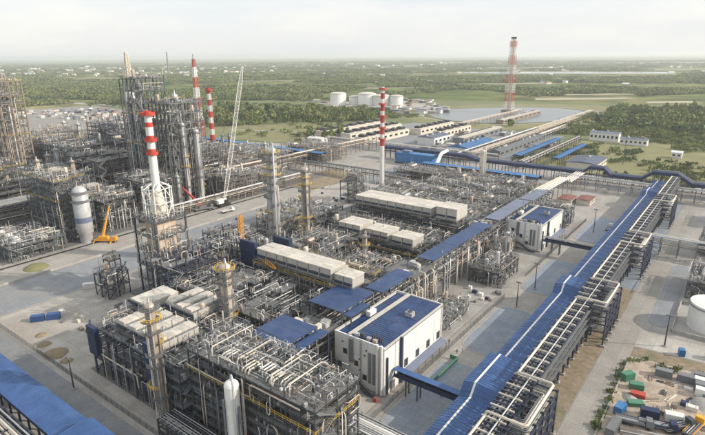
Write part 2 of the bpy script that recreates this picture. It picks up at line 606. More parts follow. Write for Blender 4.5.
poly_sheet('river', [(-1400, 2860), (-1040, 2960), (-640, 3130), (-380, 3250), (-390, 3480), (-660, 3430), (-1040, 3290), (-1420, 3080)], 0.3, 'river')
poly_sheet('river', [(-2600, 5200), (-2000, 5600), (-1300, 5900), (-1310, 6150), (-2050, 5850), (-2650, 5420)], 0.3, 'river')
_far_fields = [(-5200, 2600, 900, 130), (-4600, 3600, 1200, 160), (-3000, 4400, 800, 150), (-1500, 4300, 700, 140), (-400, 4200, 900, 160), (-2300, 2400, 400, 60),
               (-1300, 2100, 350, 60), (-700, 1900, 300, 50), (-3600, 1900, 500, 80), (-4800, 1700, 500, 60), (-6500, 4800, 1500, 260), (-3800, 6800, 1400, 300),
               (-1000, 7000, 1600, 300), (-60, 2300, 260, 50), (-330, 1500, 200, 40), (-330, 1330, 240, 60), (-150, 1330, 120, 40), (-900, 1500, 300, 40), (-1700, 1600, 420, 50), (-700, 2500, 500, 60), (-2600, 1500, 300, 60), (-1900, 3200, 600, 70), (-300, 2900, 420, 50)]
for x, y, a, c in _far_fields:
    ax = Vector((0.8, 0.6)) * a / 2
    ay = Vector((-0.6, 0.8)) * c / 2
    q = Vector((x, y))
    poly_sheet('field', [q - ax - ay, q + ax - ay * U(0.6, 1), q + ax * U(0.7, 1) + ay, q - ax * U(0.7, 1) + ay], 0.2, 'field')

# ------------------------------------------------------------------ builders
PM = ['alu', 'alu', 'alu', 'alu_warm', 'cream', 'steel_grey', 'steel_grey', 'steel_teal', 'steel_dark', 'white']


def rail_rect(mb, x0, x1, y0, y1, z, step=2.5, w=0.09):
    P = [(x0, y0), (x1, y0), (x1, y1), (x0, y1), (x0, y0)]
    for (ax, ay), (bx, by) in zip(P, P[1:]):
        for h in (0.6, 1.15):
            mb.beam((ax, ay, z + h), (bx, by, z + h), w)
        n = max(1, int(math.hypot(bx - ax, by - ay) / step))
        for i in range(n):
            t_ = i / n
            mb.beam((ax + (bx - ax) * t_, ay + (by - ay) * t_, z), (ax + (bx - ax) * t_, ay + (by - ay) * t_, z + 1.15), w)


def lin(a, b_, n):
    return [a + (b_ - a) * i / n for i in range(n + 1)]


def rnd_pipe(x0, x1, y0, y1, z, zmax, nseg):
    p = [U(x0, x1), U(y0, y1), z]
    pts = [tuple(p)]
    last = -1
    for _ in range(nseg):
        ax = RN.choice([k for k in (0, 1, 2) if k != last])
        last = ax
        if ax == 0:
            p[0] = U(x0, x1)
        elif ax == 1:
            p[1] = U(y0, y1)
        else:
            p[2] = min(zmax, max(0.6, p[2] + RN.choice((-1, 1)) * U(1.2, 5)))
        if (Vector(p) - Vector(pts[-1])).length > 0.8:
            pts.append(tuple(p))
    return pts


def fittings(T, x0, x1, y0, y1, levels, n, name='small_piping', topz=None):
    # uncountable small valves, thin pipes, supports and boxes on the decks
    for mat, share in (('alu', 0.33), ('white', 0.13), ('steel_grey', 0.28), ('steel_dark', 0.16), ('alu_warm', 0.1)):
        m = MB()
        for _ in range(int(n * share * 2.6)):
            z = RN.choice(levels + [levels[-1]]) + 0.25
            x, y = U(x0, x1), U(y0, y1)
            if topz:
                z = min(z, topz(x, y) + 0.25)
            k = RN.random()
            if k < 0.2:
                m.box(x, y, z, U(0.25, 0.9), U(0.25, 0.9), U(0.3, 1.2))
            elif k < 0.5:
                dx, dy = RN.choice(((1, 0), (0, 1)))
                l_ = U(1.0, 4)
                h = U(0.4, 2.2)
                x2, y2 = min(x1, x + dx * l_), min(y1, y + dy * l_)
                m.tube([(x, y, z), (x, y, z + h), (x2, y2, z + h), (x2, y2, z)], U(0.07, 0.14), 4, caps=False)
            elif k < 0.78:
                dx, dy = RN.choice(((1, 0), (0, 1)))
                l_ = U(2, 10)
                h = U(0.3, 3.0)
                m.beam((x, y, z + h), (min(x1, x + dx * l_), min(y1, y + dy * l_), z + h), U(0.07, 0.17))
            elif k < 0.92:
                m.tube([(x, y, z), (x, y, z + U(0.6, 1.8))], U(0.12, 0.32), 5)
            else:
                m.beam((x, y, z), (x, y, z + U(2.5, 6.5)), U(0.1, 0.2))
        if m.v:
            T.mesh(name, m, mat, stuff=True)


def frame(label, x0, x1, y0, y1, levels, nx, ny, steel='steel_dark', deck='grating', name='process_structure', cat='process structure',
          pipes=28, fit=220, eq=4, brace=3, group=None, dens=0.6, hoops=5, stairs=True, w=0.42, pm=None, rails=True, posts=2.2, cut=True):
    T = Thing(name, label, cat, ((x0 + x1) / 2, (y0 + y1) / 2, 0), group)
    near = x1 > -185 and y0 < 160
    T.cap = 260 if near else 90
    nx, ny = max(2, round(nx * 1.25)), max(2, round(ny * 1.25))
    lv = []
    for za, zb in zip([0] + levels, levels):
        k = max(1, round((zb - za) / (3.9 if name == 'process_structure' else 9)))
        lv += [za + (zb - za) * (i + 1) / k for i in range(k)]
    levels = lv
    w *= 0.82
    xs, ys = lin(x0, x1, nx), lin(y0, y1, ny)
    top = levels[-1]
    # stepped outline: some corners and bands of bays stop one to three storeys lower
    nl = len(levels)
    hm_ = [[nl] * ny for _ in range(nx)]
    if cut and nl >= 3:
        for _ in range(RN.choice((2, 3, 4))):
            cw, cd = RN.randint(1, max(1, nx // 3)), RN.randint(1, max(1, ny // 2))
            ca, cb = RN.randint(0, nx - cw), RN.randint(0, ny - cd)
            dr = RN.randint(1, max(1, min(3, nl // 2)))
            for q in range(ca, ca + cw):
                for q2 in range(cb, cb + cd):
                    hm_[q][q2] = min(hm_[q][q2], nl - dr)
    bay_h = lambda i, j: hm_[i][j] if 0 <= i < nx and 0 <= j < ny else 0
    def topz(x, y):
        i = min(nx - 1, max(0, int((x - x0) / (x1 - x0) * nx)))
        j = min(ny - 1, max(0, int((y - y0) / (y1 - y0) * ny)))
        return levels[hm_[i][j] - 1]
    for ci, x in enumerate(xs):
        for cj, y in enumerate(ys):
            h = levels[max(bay_h(ci - 1, cj - 1), bay_h(ci, cj - 1), bay_h(ci - 1, cj), bay_h(ci, cj)) - 1]
            h += U(0.8, posts) if posts and RN.random() < 0.6 else 0.0
            T.box('column', x, y, 0, w, w, h, steel)
    for li, z in enumerate(levels):
        z -= 0.22
        for yj, y in enumerate(ys):
            for xi, (a, c) in enumerate(zip(xs, xs[1:])):
                if RN.random() < 0.92 and max(bay_h(xi, yj - 1), bay_h(xi, yj)) > li:
                    T.beam('beam', (a + w / 2, y, z), (c - w / 2, y, z), w * 0.75, steel)
        for xi, x in enumerate(xs):
            for yj, (a, c) in enumerate(zip(ys, ys[1:])):
                if RN.random() < 0.92 and max(bay_h(xi - 1, yj), bay_h(xi, yj)) > li:
                    T.beam('beam', (x, a + w / 2, z), (x, c - w / 2, z), w * 0.75, steel)
    sec = MB()
    for i, z in enumerate(levels):
        # grating laid bay by bay, some bays left open
        on = [[RN.random() < (dens if i < len(levels) - 1 else min(1, dens + 0.12)) for _ in ys[1:]] for _ in xs[1:]]
        for ix in range(nx):
            for iy in range(ny):
                a, b_, c, d = xs[ix], xs[ix + 1], ys[iy], ys[iy + 1]
                if hm_[ix][iy] <= i:
                    continue
                if on[ix][iy]:
                    T.box('deck_panel', (a + b_) / 2, (c + d) / 2, z + 0.01, b_ - a - 0.03, d - c - 0.03, 0.12, deck)
                for k in (0.33, 0.66):
                    sec.beam((a + (b_ - a) * k, c, z - 0.15), (a + (b_ - a) * k, d, z - 0.15), 0.16, 0.24)
        if rails:
            m = MB()
            if all(h_ > i for r_ in hm_ for h_ in r_):
                rail_rect(m, x0 - 0.3, x1 + 0.3, y0 - 0.3, y1 + 0.3, z + 0.13, w=0.075)
            else:       # rail the built bays only
                for ix in range(nx):
                    for iy in range(ny):
                        if hm_[ix][iy] > i:
                            for (di, dj), (pa, pb) in (((-1, 0), ((xs[ix], ys[iy]), (xs[ix], ys[iy + 1]))), ((1, 0), ((xs[ix + 1], ys[iy]), (xs[ix + 1], ys[iy + 1]))),
                                                       ((0, -1), ((xs[ix], ys[iy]), (xs[ix + 1], ys[iy]))), ((0, 1), ((xs[ix], ys[iy + 1]), (xs[ix + 1], ys[iy + 1])))):
                                if bay_h(ix + di, iy + dj) <= i:
                                    for hh in (0.6, 1.15):
                                        m.beam((*pa, z + 0.13 + hh), (*pb, z + 0.13 + hh), 0.075)
                                    m.beam((*pa, z + 0.13), (*pa, z + 1.28), 0.075)
            T.mesh('railing', m, RN.choice(('steel_grey', 'steel_grey', 'steel_grey', 'yellow' if i % 3 == 2 else 'steel_grey')))
    T.mesh('joists', sec, steel, stuff=True)
    zl = [0] + levels
    for _ in range(brace * 4):
        k = RN.randrange(len(levels))
        za, zb = zl[k], zl[k + 1] - 0.4
        if RN.random() < 0.5:
            i = RN.randrange(nx)
            y = RN.choice((y0, y0, y1)) - 0.3 * 0
            T.beam('brace', (xs[i], y, za), (xs[i + 1], y, zb), 0.26, steel)
        else:
            i = RN.randrange(ny)
            x = RN.choice((x1, x1, x0))
            T.beam('brace', (x, ys[i], za), (x, ys[i + 1], zb), 0.26, steel)
    pm = pm or PM
    for _ in range(int(pipes * 1.9)):
        z = RN.choice(zl[:-1]) + U(0.7, 3.0)
        pts = rnd_pipe(x0 - 1, x1 + 1, y0 - 1, y1 + 1, z, top + 3, RN.choice((2, 3, 3, 4)))
        if any(p_[2] > topz(p_[0], p_[1]) + 3.5 for p_ in pts):
            continue
        if len(pts) > 1:
            T.pipe(pts, RN.choice((0.08, 0.1, 0.12, 0.15, 0.18, 0.24)), RN.choice(pm))
    for _ in range(pipes // 3):     # risers on the two visible faces
        if RN.random() < 0.5:
            x, y = U(x0, x1), y0 - U(0.6, 1.2)
        else:
            x, y = x1 + U(0.6, 1.2), U(y0, y1)
        zt = U(0.4, 1.0) * top
        T.pipe([(x, y, 0.3), (x, y, zt), (x - U(1, 4), y + U(1, 3), zt)], RN.choice((0.1, 0.15, 0.22)), RN.choice(pm))
    for _ in range(hoops):
        x, y = U(x0, x1 - 1), U(y0, y1 - 1)
        h = U(1.2, 3.4)
        l_ = U(1.5, 6)
        dx, dy = RN.choice(((l_, 0), (0, l_)))
        x2, y2 = min(x + dx, x1), min(y + dy, y1)
        t1, t2 = topz(x, y), topz(x2, y2)
        th = max(t1, t2) + h
        T.pipe([(x, y, t1), (x, y, th), (x2, y2, th), (x2, y2, t2)], RN.choice((0.1, 0.13, 0.17, 0.22)), RN.choice(('alu', 'cream', 'white', 'alu_warm')))
    for _ in range(eq):
        r = U(0.6, 1.25)
        k = RN.random()
        x, y = U(x0 + 2, x1 - 2), U(y0 + 2, y1 - 2)
        z = min(RN.choice(levels), topz(x, y)) + 0.13
        if k < 0.55:
            l_ = min(U(4, 9), 0.8 * min(x1 - x0, y1 - y0) + 2)
            if RN.random() < 0.5:
                xa = min(max(x, x0 + l_ / 2), x1 - l_ / 2)
                T.cyl('drum', (xa - l_ / 2, y, z + r + 0.4), (xa + l_ / 2, y, z + r + 0.4), r, RN.choice(('alu', 'cream', 'alu_warm')), kind='drum')
                T.box('saddle', xa - l_ / 4, y, z, 0.4, r * 1.6, r * 0.9, 'steel_grey')
                T.box('saddle', xa + l_ / 4, y, z, 0.4, r * 1.6, r * 0.9, 'steel_grey')
            else:
                ya = min(max(y, y0 + l_ / 2), y1 - l_ / 2)
                T.cyl('drum', (x, ya - l_ / 2, z + r + 0.4), (x, ya + l_ / 2, z + r + 0.4), r, RN.choice(('alu', 'cream', 'alu_warm')), kind='drum')
                T.box('saddle', x, ya - l_ / 4, z, r * 1.6, 0.4, r * 0.9, 'steel_grey')
                T.box('saddle', x, ya + l_ / 4, z, r * 1.6, 0.4, r * 0.9, 'steel_grey')
        else:
            h = U(3, 7)
            T.cyl('vessel', (x, y, z), (x, y, z + h), r, RN.choice(('alu', 'alu_warm', 'cream')), kind='drum')
    if stairs and len(levels) > 1:
        m = MB()
        xa, xb = x1 + 0.4, x1 + 1.6
        ya = y0 + 0.5
        run = min(5.0, y1 - y0 - 1)
        for i, (za, zb) in enumerate(zip(zl, zl[1:])):
            s, e = (ya, ya + run) if i % 2 == 0 else (ya + run, ya)
            for x in (xa, xb):
                m.beam((x, s, za + 0.1), (x, e, zb + 0.1), 0.12, 0.3)
                m.beam((x, s, za + 1.1), (x, e, zb + 1.1), 0.08)
            n = 10
            for k in range(n):
                q = (k + 0.5) / n
                m.box((xa + xb) / 2, s + (e - s) * q, za + (zb - za) * q, xb - xa, 0.34, 0.06)
            m.box((xa + xb) / 2, e, zb, xb - xa, 1.2, 0.08)
        T.mesh('staircase', m, 'steel_grey')
    if fit:
        fittings(T, x0, x1, y0, y1, [0] + levels if len(levels) > 1 else levels, fit, topz=topz)
    return T


def pipe_deck(T, a0, a1, b0, b1, z, n, axis, mats, rr=(0.14, 0.3), name='pipe'):
    # n pipes side by side between a0 and a1
    bs = sorted(b0 + (b1 - b0) * (i + U(0.25, 0.75)) / n for i in range(n))
    for b_ in bs:
        r = U(*rr)
        s, e = (a0, a1) if RN.random() < 0.75 else sorted((U(a0, a1), RN.choice((a0, a1))))
        if e - s < 6:
            continue
        p, q = ((s, b_, z + r), (e, b_, z + r)) if axis == 'x' else ((b_, s, z + r), (b_, e, z + r))
        T.cyl(name, p, q, r, RN.choice(mats), 8)


def rack(label, axis, a0, a1, b0, b1, levels, bay=6.0, steel='steel_navy', n=6, name='pipe_rack', cat='pipe rack', group=None, mats=None, w=0.4, rr=(0.14, 0.3), ext=0.0, cross=1, brace=True):
    xy = (lambda a, b_: (a, b_)) if axis == 'x' else (lambda a, b_: (b_, a))
    c = xy((a0 + a1) / 2, (b0 + b1) / 2)
    T = Thing(name, label, cat, (*c, 0), group)
    nb = max(1, round((a1 - a0) / bay))
    As = lin(a0, a1, nb)
    top = levels[-1]
    for a in As:
        for b_ in (b0, b1):
            T.box('column', *xy(a, b_), 0, w, w, top + ext, steel)
    for z in levels:
        for i, a in enumerate(As):
            T.beam('crossbeam', (*xy(a, b0 + w / 2), z - 0.2), (*xy(a, b1 - w / 2), z - 0.2), w * 0.8, steel)
        for b_ in (b0, b1):
            for p, q in zip(As, As[1:]):
                T.beam('side_beam', (*xy(p + w / 2, b_), z - 0.65), (*xy(q - w / 2, b_), z - 0.65), w * 0.7, steel)
        pipe_deck(T, a0, a1, b0 + 0.5, b1 - 0.5, z, n, axis, mats or PM, rr)
    if brace:
        for i in range(0, nb, 4):
            for b_ in (b0, b1):
                T.beam('brace', (*xy(As[i], b_), 0.2), (*xy(As[i + 1], b_), levels[0] - 0.8), 0.22, steel)
                T.beam('brace', (*xy(As[i + 1], b_), 0.2), (*xy(As[i], b_), levels[0] - 0.8), 0.22, steel)
    return T, As


def tower(label, x, y, h, d, mat='alu_warm', plats=5, name='distillation_column', cat='column', z0=0.0, cap='dome', pipe_side=(1, -0.6), group=None, steps=None, ladder=True):
    T = Thing(name, label, cat, (x, y, z0), group)
    r = d / 2
    m = MB()
    m.lathe(x, y, [(r * 1.25, z0), (r * 1.25, z0 + 0.4), (r * 1.12, z0 + 0.4), (r * 1.0, z0 + h * 0.12)], 18)
    T.mesh('skirt', m, 'concrete')
    st = steps or [(0.12, 1.0), (1.0, 1.0)]
    m = MB()
    m.lathe(x, y, [(r * s, z0 + h * f_) for f_, s in st], 20)
    T.mesh('shell', m, mat)
    rt = r * st[-1][1]
    if cap == 'dome':
        m = MB()
        m.lathe(x, y, [(rt * math.cos(a), z0 + h + rt * 0.7 * math.sin(a)) for a in (0, 0.4, 0.8, 1.2, 1.5708)], 20)
        T.mesh('head', m, mat)
        m = MB()
        tx, ty = pipe_side
        px, py = x + tx * r * 1.25, y + ty * r * 1.25
        m.tube([(x, y, z0 + h + rt * 0.6), (x, y, z0 + h + rt * 0.7 + 2), (px, py, z0 + h + rt * 0.7 + 2), (px, py, z0 + 1)], max(0.25, r * 0.16), 8, bend=1.0)
        T.mesh('overhead_pipe', m, 'alu')
    plats = plats if plats < 3 else int(plats * 1.5)
    for i in range(plats):
        f_ = 0.22 + 0.76 * i / max(1, plats - 1)
        z = z0 + h * f_
        a0 = U(0, 6.28)
        span = U(2.6, 5.0) if i < plats - 1 else 2 * math.pi
        m = MB()
        m.ring(x, y, r * 1.02, r + 1.5, z, 0.14, 16, a0, a0 + span)
        pl = T.mesh('platform', m, 'grating')
        m = MB()
        for hh in (0.6, 1.15):
            pts = [(x + (r + 1.45) * math.cos(a0 + span * k / 14), y + (r + 1.45) * math.sin(a0 + span * k / 14), z + 0.14 + hh) for k in range(15)]
            for p, q in zip(pts, pts[1:]):
                m.beam(p, q, 0.09)
        for k in range(0, 15):
            p = (x + (r + 1.45) * math.cos(a0 + span * k / 14), y + (r + 1.45) * math.sin(a0 + span * k / 14))
            m.beam((*p, z + 0.14), (*p, z + 1.3), 0.09)
        T.mesh('railing', m, RN.choice(('steel_grey', 'yellow', 'steel_grey')), parent=pl)
    for k in range(5):
        a = U(-2.2, 0.9)
        rr = r + U(0.35, 0.7)
        za, zb = sorted((U(0.02, 0.4), U(0.5, 0.98)))
        p = (x + rr * math.cos(a), y + rr * math.sin(a))
        T.cyl('pipe', (*p, z0 + h * za), (*p, z0 + h * zb), U(0.12, 0.3), RN.choice(PM), 6)
    if ladder:
        m = MB()
        a = -0.9
        for da in (-0.25, 0.25):
            p = (x + (r + 0.5) * math.cos(a + da / r), y + (r + 0.5) * math.sin(a + da / r))
            m.beam((*p, z0), (*p, z0 + h), 0.1)
        z = z0
        while z < z0 + h - 1:
            z += 1.0
            m.ring(x + (r + 0.8) * math.cos(a), y + (r + 0.8) * math.sin(a), 0.36, 0.44, z, 0.06, 6)
        T.mesh('ladder', m, 'steel_grey')
    return T


def cooler(label, x0, x1, y0, y1, z, h, bays, axis='x', mat='cooler_skin', hood='flat', base=0.0, name='air_cooler', cat='air cooler', group=None):
    # bank of finned-tube air coolers: fan rings below, housing, roof panels with open joints
    T = Thing(name, label, cat, ((x0 + x1) / 2, (y0 + y1) / 2, base), group)
    cx, cy, dx, dy = (x0 + x1) / 2, (y0 + y1) / 2, x1 - x0, y1 - y0
    E_ = lin(x0, x1, bays) if axis == 'x' else lin(y0, y1, bays)
    for i, (a, c) in enumerate(zip(E_, E_[1:])):
        g = 0.12
        if axis == 'x':
            bx, by, bdx, bdy = (a + c) / 2, cy, c - a - g, dy
        else:
            bx, by, bdx, bdy = cx, (a + c) / 2, dx, c - a - g
        T.box('housing', bx, by, z, bdx - 0.3, bdy - 0.3, h - 0.35, mat)
        if hood == 'flat':
            for q in range(4):      # seamed roof strips
                if axis == 'x':
                    T.box('roof_panel', bx, y0 + (q + 0.5) * dy / 4, z + h - 0.34, bdx, dy / 4 - 0.06, 0.34 + U(0, 0.12), 'cooler_roof')
                else:
                    T.box('roof_panel', x0 + (q + 0.5) * dx / 4, by, z + h - 0.34, dx / 4 - 0.06, bdy, 0.34 + U(0, 0.12), 'cooler_roof')
        elif hood == 'ridge':
            T.box('roof_panel', bx, by, z + h - 0.34, bdx, dy, 0.34, 'cooler_skin')
            for q in range(5):
                T.box('ridge_panel', bx, y0 + (q + 0.5) * dy / 5, z + h + 0.01, bdx * 0.62, dy / 5 - 0.1, 0.75 + U(0, 0.1), 'cooler_roof')
            for q in (-1, 1):
                T.box('louvre', bx + q * bdx * 0.4, by, z + h + 0.01, bdx * 0.1, dy * 0.94, 0.3, 'steel_grey')
        else:
            m = MB()
            k = 8
            ring = []
            for q in range(k + 1):
                an = math.pi * q / k
                ring.append((-math.cos(an) * 0.5, math.sin(an)))
            hh = min(bdx, bdy) * 0.17
            if axis == 'x':     # barrel along Y
                A = [(bx + s * bdx, y0, z + h - 0.34 + t_ * hh) for s, t_ in ring]
                B = [(bx + s * bdx, y1, z + h - 0.34 + t_ * hh) for s, t_ in ring]
            else:
                A = [(x0, by - s * bdy, z + h - 0.34 + t_ * hh) for s, t_ in ring]
                B = [(x1, by - s * bdy, z + h - 0.34 + t_ * hh) for s, t_ in ring]
            for q in range(k):
                m.quad(A[q], A[q + 1], B[q + 1], B[q])
                m.s[-1] = True
            nn = len(m.v)
            m.v += A + B
            m.f.append(tuple(range(nn, nn + k + 1)))
            m.f.append(tuple(range(nn + 2 * k + 1, nn + k, -1)))
            m.s += [False, False]
            T.mesh('hood', m, 'cooler_skin')
        m = MB()
        m.ring(bx, by, 0.1, min(bdx, bdy) * 0.4, z - 1.1, 1.09, 12)
        T.mesh('fan_ring', m, 'steel_dark')
        T.box('header_box', bx + (0 if axis == 'x' else dx / 2 + 0.25), by - (dy / 2 + 0.25 if axis == 'x' else 0), z + h * 0.25, bdx * 0.8 if axis == 'x' else 0.6, 0.6 if axis == 'x' else bdy * 0.8, 0.9, 'steel_navy')
    m = MB()
    rail_rect(m, x0 - 0.9, x1 + 0.9, y0 - 0.9, y1 + 0.9, z - 0.1, w=0.07)
    T.mesh('railing', m, 'steel_grey')
    m = MB()
    for q in (y0 - 0.5, y1 + 0.5):
        m.box(cx, q, z - 0.25, dx + 1.8, 0.9, 0.1)
    T.mesh('walkway', m, 'grating')
    for x in lin(x0 + 0.5, x1 - 0.5, max(1, int(dx / 6))):
        for y in (y0 + 0.4, y1 - 0.4):
            T.box('leg', x, y, base, 0.3, 0.3, z - base, 'steel_navy')
    return T


def lattice(mb, x, y, z0, z1, w0, w1, n, t_=0.25):
    # four-legged lattice mast
    zs = lin(z0, z1, n)
    cor = lambda z: [(x + sx * W(z), y + sy * W(z), z) for sx, sy in ((-1, -1), (1, -1), (1, 1), (-1, 1))]
    W = lambda z: (w0 + (w1 - w0) * (z - z0) / (z1 - z0)) / 2
    for a, c in zip(zs, zs[1:]):
        A, B = cor(a), cor(c)
        for i in range(4):
            j = (i + 1) % 4
            mb.beam(A[i], B[i], t_)
            mb.beam(A[i], B[j], t_ * 0.7)
            mb.beam(A[j], B[i], t_ * 0.7)
            mb.beam(B[i], B[j], t_ * 0.7)


def boom(mb, p, q, w, n, t_=0.2):
    p, q = Vector(p), Vector(q)
    d = (q - p).normalized()
    a = d.orthogonal().normalized()
    b_ = d.cross(a)
    def ring(f_):
        ww = w * min(1, 6 * f_ + 0.3, 6 * (1 - f_) + 0.3) / 2
        c = p + (q - p) * f_
        return [c + a * ww + b_ * ww, c - a * ww + b_ * ww, c - a * ww - b_ * ww, c + a * ww - b_ * ww]
    for i in range(n):
        A, B = ring(i / n), ring((i + 1) / n)
        for k in range(4):
            mb.beam(A[k], B[k], t_)
            mb.beam(A[k], B[(k + 1) % 4], t_ * 0.7)
            mb.beam(B[k], B[(k + 1) % 4], t_ * 0.6)

# ------------------------------------------------------------------ blue-roofed galleries
def gallery(label, axis, segs, b0, b1, rb, wall=1.6, colw=0.45, mat='blue_roof', strip=True, bay=6.0, trans=4.0, name='pipe_gallery'):
    # segs: (a0, a1, z) roof runs; b0/b1 eaves, rb ridge line
    xy = (lambda a, b_: (a, b_)) if axis == 'x' else (lambda a, b_: (b_, a))
    T = Thing(name, label, 'gallery', (*xy((segs[0][0] + segs[-1][1]) / 2, (b0 + b1) / 2), 0))
    def slab(nm, pts, th, m_):
        m = MB()
        P = [Vector(p) for p in pts]
        n = (P[1] - P[0]).cross(P[2] - P[0]).normalized()
        if n.z < 0:
            n = -n
        k = len(P)
        m.v = [tuple(p) for p in P] + [tuple(p - n * th) for p in P]
        m.f = [tuple(range(k)), tuple(range(2 * k - 1, k - 1, -1))] + [(i, (i + 1) % k, (i + 1) % k + k, i + k) for i in range(k)]
        m.s = [False] * len(m.f)
        T.mesh(nm, m, m_)
    def run(a, c, za, zc):
        rz = 0.75
        g = 0.02
        for e in (b0, b1):
            slab('roof_panel', [(*xy(a + g, e), za), (*xy(c - g, e), zc), (*xy(c - g, rb), zc + rz), (*xy(a + g, rb), za + rz)], 0.16, mat)
        k_ = max(1, int((c - a) / 1.0))
        for q in range(1, k_):
            f_ = q / k_
            aa, zz = a + (c - a) * f_, za + (zc - za) * f_
            for e in (b0, b1):
                ribs.beam((*xy(aa, e), zz + 0.03), (*xy(aa, rb), zz + rz + 0.03), 0.05, 0.07)
        if strip:
            slab('ridge_strip', [(*xy(a, rb - 0.28), za + rz + 0.12), (*xy(c, rb - 0.28), zc + rz + 0.12), (*xy(c, rb + 0.28), zc + rz + 0.12), (*xy(a, rb + 0.28), za + rz + 0.12)], 0.1, 'white')
        for e, s in ((b0 + 0.3, 1), (b1 - 0.3, -1)):
            m = MB()
            A, B = xy(a + g, e), xy(c - g, e)
            A2, B2 = xy(a + g, e + 0.1 * s), xy(c - g, e + 0.1 * s)
            m.quad((*A, za - 0.2 - wall), (*B, zc - 0.2 - wall), (*B, zc - 0.2), (*A, za - 0.2))
            m.quad((*A2, za - 0.2 - wall), (*B2, zc - 0.2 - wall), (*B2, zc - 0.2), (*A2, za - 0.2))
            m.quad((*A, za - 0.2 - wall), (*B, zc - 0.2 - wall), (*B2, zc - 0.2 - wall), (*A2, za - 0.2 - wall))
            T.mesh('wall_panel', m, 'navy_panel')
        for e in (b0 + 0.9, b1 - 0.9):
            p = xy(a + 0.3, e)
            T.box('column', *p, 0, colw, colw, za - 0.3, 'steel_navy')
        T.beam('crossbeam', (*xy(a + 0.3, b0 + 1.2), za - wall - 0.5), (*xy(a + 0.3, b1 - 1.2), za - wall - 0.5), 0.4, 'steel_navy')
    ribs = MB()
    prev = None
    for a0, a1, z in segs:
        if prev is not None:
            run(prev[0], a0, prev[1], z)
        n = max(1, round((a1 - a0) / bay))
        E_ = lin(a0, a1, n)
        for a, c in zip(E_, E_[1:]):
            run(a, c, z, z)
        prev = (a1, z)
    T.mesh('roof_ribs', ribs, mat, stuff=True)
    # pipes carried under the roof
    zb = min(s[2] for s in segs) - wall - 0.25
    for i in range(5):
        b_ = b0 + 1.6 + i * (b1 - b0 - 3.2) / 4
        T.cyl('pipe', (*xy(segs[0][0], b_), zb), (*xy(segs[-1][1], b_), zb), 0.22, RN.choice(PM), 8)
    return T


gallery('long blue-roofed gallery with white ridge strip, running away beside the street', 'y',
        [(84, 119, 9.0), (122, 140, 12.2), (143, 203, 9.0), (205.5, 215, 12.0), (217.5, 392, 9.0), (395, 404, 11.5), (406.5, 444, 9.0)], -53, -42.6, -49.6)
gallery('blue-roofed gallery along the front road in the bottom left corner', 'x',
        [(-330, -126, 9.0), (-124, -112, 11.0), (-110, -66, 9.0)], 43, 52, 49.0, strip=False)
gallery('dark blue raised gallery humping twice as it crosses behind the far end of the street', 'x',
        [(-300, -206, 12.0), (-196, -104, 9.5), (-99, -88, 14.0), (-83, -62, 9.5), (-54, -38, 15.5), (-28, 60, 9.5)], 446, 456, 449, strip=False, mat='navy_panel', wall=2.2)
gallery('bright blue roofed gallery leading left across the rear of the plant', 'x', [(-500, -322, 11.5)], 379, 387, 383, strip=False, mat='blue_bright', wall=1.2)
gallery('bright blue duct gallery behind the low equipment rows', 'x', [(-232, -128, 7.5)], 412, 421, 416, strip=False, mat='blue_bright', wall=2.5)
gallery('pale blue gallery on the meadow beyond the navy gallery', 'y', [(505, 640, 6.0)], -184, -176, -180, strip=False, mat='blue_bright', wall=1.0)
gallery('short light blue gallery right of the other one on the meadow', 'y', [(510, 612, 6.0)], -148, -141, -144.5, strip=False, mat='blue_bright', wall=1.0)

# ------------------------------------------------------------------ big pipe rack right of the gallery
RK = ['cream', 'cream', 'alu', 'alu', 'steel_grey', 'white']
T, As = rack('tall navy steel pipe rack between the blue gallery and the right road', 'y', 84, 436, -41.3, -36.0, [5.5, 8.5, 11.5, 14.0], 5.5, 'steel_navy', 5, mats=['cream', 'alu', 'steel_grey', 'steel_grey', 'steel_dark'], w=0.5, rr=(0.1, 0.24), ext=0.4)
for a in As:
    for b_ in (-41.3, -36.0):
        T.box('footing', b_, a, 0.0, 1.3, 1.3, 0.7, 'concrete')
    for q in (0, 1.83, 3.67):
        T.beam('bracket', (-41.7, a + q, 14.75), (-35.4, a + q, 14.75), 0.45, 'steel_navy' if q != 1.83 else 'cooler_skin', 0.4)
